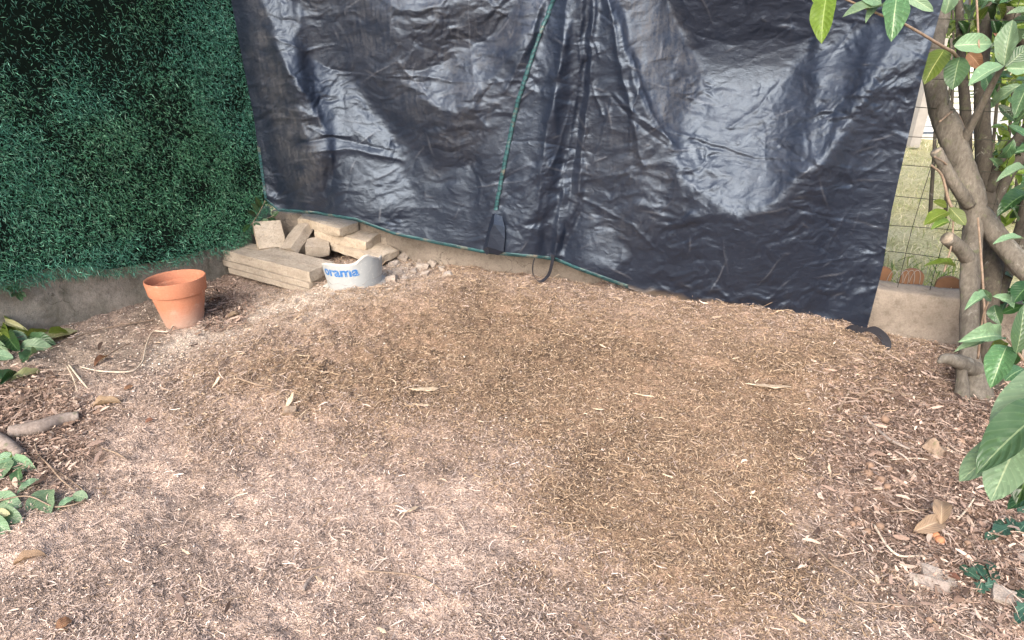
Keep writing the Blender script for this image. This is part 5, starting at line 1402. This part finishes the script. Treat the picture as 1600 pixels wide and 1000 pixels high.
ivy('ivy leaves cut by the right edge low in the picture', [(1640, 930), (1610, 940), (1595, 935)], [((1605, 935), (1588, 920), 18), ((1605, 945), (1588, 955), 18), ((1600, 960), (1585, 972), 15)])
# small weed on the mossy wall and one in the corner
weed = thing('weed', 'small pale weed growing from the mossy wall at far left', 'weed', tuple(on_left(30, 455, 0.02)))
for b, tp_ in [((25, 455), (8, 448)), ((25, 455), (42, 448)), ((28, 457), (18, 463)), ((30, 456), (40, 464)), ((28, 460), (34, 470)), ((26, 452), (26, 442))]:
    pb_, pt_ = on_left(*b, 0.02), on_left(*tp_, 0.06); add_leaf(weed, pb_, pt_, 0.025, 'green', 2, r.uniform(-.4, .4))
cw = on_left(402, 345, 0.10)
weed = thing('weed', 'leafy weed sticking out where hedge and tarp meet', 'weed', tuple(cw))
for pts in [[(392, 352), (405, 332), (415, 312)], [(398, 350), (425, 338), (442, 330)]]:
    vv, ff = tube([on_left(*q, 0.10 + 0.02 * k) for k, q in enumerate(pts)], [0.002] * 3, 6, 10); mesh_obj('stem', vv, ff, M_TWIG, weed)
for b, tp_, w in [((400, 338), (388, 330), 9), ((404, 332), (394, 318), 9), ((408, 325), (400, 308), 9), ((412, 318), (424, 308), 9), ((415, 312), (414, 300), 9), ((410, 342), (420, 350), 9), ((418, 340), (432, 346), 8), ((424, 338), (436, 330), 8), ((396, 348), (408, 356), 9), ((390, 350), (380, 362), 9)]:
    pb_, pt_ = on_left(*b, 0.11), on_left(*tp_, 0.15); add_leaf(weed, pb_, pt_, w / FPX * 4.0, 'dark' if r.random() < 0.6 else 'green', 2, r.uniform(-.5, .5))

# ------------------------------------------------------------------ loose things on the ground
def twig(name, label, pts, rpx, mat, cat='twig', group=None, lift_=0.016):
    P = [G(px, py, lift_) for px, py in pts]
    d = P[0].y * CP + (CAM_H - P[0].z) * SP
    R2 = [rpx * 0.75 / FPX * d] * (len(P) - 1) + [rpx * 0.45 / FPX * d]
    vv, ff = tube(P, R2, 7, 7 * len(P), 0.06, len(label)); tag(mesh_obj(name, vv, ff, mat), label, cat, group)
twig('straw', 'long pale dry stem curling from the pot foot towards the left sprig', [(272, 508), (262, 518), (240, 518), (230, 535), (226, 552), (222, 566), (205, 580), (160, 580), (125, 573)], 1.5, M_STRAW, 'straw')
twig('straw', 'straight pale stem lying below the bend of the long curling one', [(108, 570), (125, 592), (137, 606)], 1.9, M_STRAW, 'straw')
twig('straw', 'second short pale stem just left of the straight one', [(105, 572), (114, 590), (121, 612)], 1.4, M_STRAW, 'straw')
twig('twig', 'thin brown root lying along the foot of the mossy wall', [(75, 545), (110, 530), (155, 515), (205, 505), (240, 500)], 1.3, M_TWIG)
twig('twig', 'thin dark twig with a rusty leaf at its tip left of the pot', [(168, 555), (185, 545), (205, 535)], 1.2, M_TWIG)
twig('twig', 'forked dark brown twig at the right side of the mulch near the pale splinter', [(1310, 640), (1322, 620), (1332, 600)], 3, M_TWIG)
twig('twig', 'long dark twig lying in front of the laurel trunk', [(1345, 618), (1368, 607), (1400, 614), (1440, 622)], 2.4, M_TWIG)
twig('twig', 'bent grey twig pointing down to the root chunk at right', [(1350, 650), (1372, 672), (1392, 688), (1422, 702)], 3.6, M_LOG)
twig('twig', 'thin dark twig running under the root chunk at right', [(1400, 760), (1430, 738), (1462, 716)], 1.8, M_TWIG)
twig('twig', 'pale thin twig below the root chunk touching the litter', [(1392, 718), (1430, 716), (1450, 718)], 1.6, M_STRAW)
twig('twig', 'straight grey brown twig lying across the bare patch at lower right', [(1275, 856), (1300, 882), (1330, 900), (1362, 926)], 2.0, M_TWIG)
twig('twig', 'thin straight twig near the bottom edge right of centre', [(1332, 940), (1390, 944), (1430, 948)], 1.6, M_TWIG)
twig('twig', 'pale curved twig beside the brown nuts in the litter', [(1366, 820), (1384, 850), (1405, 868), (1436, 868)], 2.4, M_STRAW)
twig('twig', 'dark twig beside the big curled dry leaf', [(1393, 800), (1420, 798), (1452, 796)], 2.2, M_TWIG)
twig('twig', 'pale twig leaning right of the big curled dry leaf', [(1496, 812), (1512, 794), (1524, 776)], 2.0, M_STRAW)
twig('twig', 'thin twig running down right of the two orange nuts', [(1484, 820), (1515, 845), (1530, 876)], 1.6, M_TWIG)
twig('twig', 'brown twig from the logs to the lowest laurel sprig', [(54, 692), (60, 710), (75, 725), (95, 748), (116, 766)], 1.8, M_TWIG)
twig('twig', 'pale straight stem lying in the shavings left of centre', [(352, 784), (372, 774), (388, 770)], 1.8, M_STRAW)
twig('twig', 'short curved piece of wood in the foreground left of centre', [(474, 922), (480, 910), (490, 898)], 4.0, M_LOG)
twig('twig', 'long thin stem near the bottom centre', [(570, 892), (640, 898), (680, 915), (700, 935)], 1.6, M_TWIG)
twig('twig', 'short dark twig left of the bottom centre stem', [(464, 892), (490, 888), (510, 884)], 1.8, M_TWIG)
twig('twig', 'dark stem lying over the raked ridge of mulch', [(370, 590), (400, 600), (430, 606)], 2.2, M_TWIG)
twig('twig', 'reddish twig at lower left corner of the raked soil', [(160, 700), (182, 708), (196, 716)], 2.0, M_TWIG)
# flat chips of pale wood
def chip(label, px, py, lpx, wpx, ang, seed, cat='wood chip', mat=None, tilt_=0.1, group='larger wood chips on the mulch'):
    pnt = G(px, py, 0.017)
    d = pnt.y * CP + (CAM_H - pnt.z) * SP
    L, W = lpx / FPX * d, wpx / FPX * d * (1.7 if lpx > 40 else 1.1)
    V, F = [], []
    n_ = 8; rr = random.Random(seed)
    for top in (0, 1):
        for i in range(n_ + 1):
            tt = i / n_
            w = W * (0.12 + 0.88 * math.sin(math.pi * tt ** 1.6) ** 0.8) * rr.uniform(0.45, 1.0) * 0.5
            for s_ in (-1, 1):
                V.append(((tt - 0.5) * L, s_ * w * rr.uniform(0.6, 1.2) + 0.1 * L * (tt - 0.5) * (tt - 0.3), (0.004 if top else 0) * (1 if 0 < i < n_ else 0.4) + 0.10 * L * (tt - 0.5) ** 2))
    m = (n_ + 1) * 2
    for i in range(n_):
        a = i * 2
        F += [[a, a + 2, a + 3, a + 1], [m + a, m + a + 1, m + a + 3, m + a + 2], [a, m + a, m + a + 2, a + 2], [a + 1, a + 3, m + a + 3, m + a + 1]]
    F += [[0, 1, m + 1, m], [m - 2, 2 * m - 2, 2 * m - 1, m - 1]]
    o = link('wood_chip', new_mesh('wood_chip', np.array(V), F, mat or M_CHIPWOOD, False), None, pnt)
    o.rotation_euler = (rr.uniform(-0.4, 0.4), tilt_, ang)
    tag(o, label, cat, group)
chip('broad pale wood chip lying on the raked mulch left of centre', 662, 609, 46, 9, 0.15, 1)
chip('long pale splinter with a dark tip near the laurel', 1200, 604, 72, 7, -0.08, 2, tilt_=0.05)
chip('upright yellowish chip at the left edge of the mulch heap', 338, 598, 22, 6, 1.2, 3, tilt_=-0.5)
chip('pointed pale chip standing in the middle of the raked ridge', 452, 628, 34, 8, 1.25, 4, tilt_=-0.5)
chip('small white chip on the mulch left of centre', 473, 556, 20, 4, 0.0, 5)
chip('slim pale chip below the broad chip', 658, 633, 28, 4, 0.0, 6)
chip('pale pink fibrous chip in the lower centre', 640, 798, 34, 9, 0.6, 7)
chip('blunt white chip near the lower centre edge', 498, 906, 18, 6, -0.7, 8)
chip('short white chip at the bottom edge left of centre', 596, 985, 18, 7, -0.5, 9)
chip('white splinter at the bottom right foreground', 1247, 966, 24, 7, -0.8, 10)
chip('small rectangular pale chip at right of the mulch edge', 1370, 907, 18, 10, 1.2, 11)
chip('bright short chip in the middle of the mulch', 935, 640, 18, 4, 0.0, 12)
chip('thin long chip in the middle of the mulch', 1005, 618, 34, 3, -0.15, 13)
chip('pale oval chip among the nuts', 1372, 764, 17, 8, 0.2, 14)
chip('pale narrow chip pointing up at the litter edge', 1296, 738, 32, 5, 1.3, 15, tilt_=-0.4)
chip('short pale chip on the upper mulch right of centre', 1120, 496, 16, 4, 0.3, 16)
chip('pale chip on the mulch in front of the tarp', 1150, 560, 16, 4, 0.5, 17)
chip('bright chip in the shavings at lower left of centre', 570, 712, 12, 5, 0.8, 18)
chip('pale curled chip in the shavings right of centre', 1043, 744, 18, 5, -0.4, 19)
chip('light chip in the foreground left', 290, 862, 20, 6, -0.5, 20)
# root chunk and bark pieces
place_block('root_chunk', 'knobbly pale root chunk lying in the litter in front of the laurel', 'root chunk', (0.095, 0.05, 0.045), G(1462, 700, 0.008), (0.3, 0.5, 0.8), M_TWIG, 90, None, 0.016, 1.0)
place_block('bark_piece', 'dark bark piece tilted in the litter at lower right', 'bark', (0.10, 0.035, 0.010), G(1452, 912, 0.012), (0.5, 0.1, -0.35), M_LOG, 91, None, 0.004, 0.8)
place_block('flat_stone', 'flat pinkish stone beside the dark bark piece', 'stone', (0.085, 0.055, 0.014), G(1466, 900, 0.006), (0.1, 0.1, -0.3), M_STONE, 92, None, 0.005, 0.8)
place_block('flat_stone', 'flat grey stone near the right edge low in the picture', 'stone', (0.07, 0.05, 0.018), G(1574, 934, 0.006), (0.1, 0.1, -0.5), M_STONE, 93, None, 0.004, 0.8)
place_block('wood_block', 'broken dark wood lump in the raked ridge of mulch', 'wood lump', (0.05, 0.03, 0.022), G(452, 642, 0.004), (0.3, 0.2, 0.3), M_TWIG, 94, None, 0.008, 1.0)
# dry leaves
def dry(label, b, tp_, w, kd, var, roll=0.0, lift_=(0.012, 0.014)):
    pb_, pt_ = G(*b, lift_[0]), G(*tp_, lift_[1]); d = pb_.y * CP + (CAM_H - pb_.z) * SP
    o = add_leaf(None, pb_, pt_, w / FPX * d, kd, var, roll, 'dry_leaf', Vector((0, -0.3, 1)))
    tag(o, label, 'dry leaf')
dry('rusty dry leaf at the tip of the thin twig left of the pot', (168, 556), (146, 568), 10, 'rust', 1)
dry('pinkish round dry leaf beside the end of the grey log', (116, 657), (98, 664), 16, 'dry', 2)
dry('curled orange dry leaf in the lower left foreground', (112, 968), (86, 982), 20, 'rust', 3)
dry('small orange leaf above the raked soil at left', (208, 602), (193, 608), 9, 'rust', 2)
dry('small dark orange leaf right of the grey log', (240, 655), (226, 659), 8, 'rust', 1)
dry('long curled tan leaf right of the logs', (190, 628), (134, 634), 12, 'dry', 3)
dry('long flat tan leaf at the left edge of the foreground', (72, 866), (14, 878), 14, 'dry', 3)
dry('big curled tan dry leaf in the litter at lower right', (1430, 830), (1484, 806), 26, 'dry', 5, 0.3, (0.02, 0.05))
dry('folded tan dry leaf standing behind the big curled one', (1470, 818), (1474, 776), 26, 'dry', 3, -0.3, (0.03, 0.06))
dry('rust coloured leaf under the ivy at the right edge', (1580, 775), (1600, 800), 18, 'rust', 1)
dry('pale rusty leaf left of the green ivy sprig', (1480, 895), (1500, 905), 12, 'rust', 2)
dry('tan leaf lying below the pot near the slabs', (345, 465), (325, 470), 10, 'rust', 2)
dry('small tan leaf in front of the slab stack', (375, 490), (352, 496), 9, 'dry', 1)
# nuts
def nut(label, px, py, rpx, mat, group):
    pnt = G(px, py, rpx / FPX * 1.6); d = pnt.y * CP + (CAM_H - pnt.z) * SP; R2 = rpx / FPX * d
    prof = [(0.0001, -R2)] + [(R2 * math.sin(a), -R2 * math.cos(a) * (1.0 if a < 1.6 else 1.12)) for a in np.linspace(0.25, math.pi - 0.2, 9)] + [(0.0001, R2 * 1.2)]
    vv, ff = lathe(prof, 14)
    o = link('nut', new_mesh('nut', vv, ff, mat), None, pnt); o.rotation_euler = (r.uniform(0.5, 2), r.uniform(0, 1), r.uniform(0, 6))
    tag(o, label, 'nut', group)
nut('bright orange round nut, upper one of the pair below the big curled leaf', 1461, 836, 6.5, M_NUT_O, 'orange nuts')
nut('orange nut with pale side, lower one of the pair below the curled leaf', 1469, 844, 7, M_NUT_O, 'orange nuts')
nut('grey brown nut tucked under the tip of the big curled leaf', 1458, 827, 6, M_NUT, None)
for px, py in [(1359, 727), (1357, 739), (1388, 732), (1376, 750), (1386, 760), (1385, 801), (1375, 822), (1356, 830), (1332, 818), (1512, 798), (1513, 849), (1383, 655), (1501, 689), (1340, 797), (1452, 968)]:
    nut('small brown round nut lying in the litter below the laurel', px, py, r.uniform(5, 7), M_NUT, 'brown nuts in the litter')
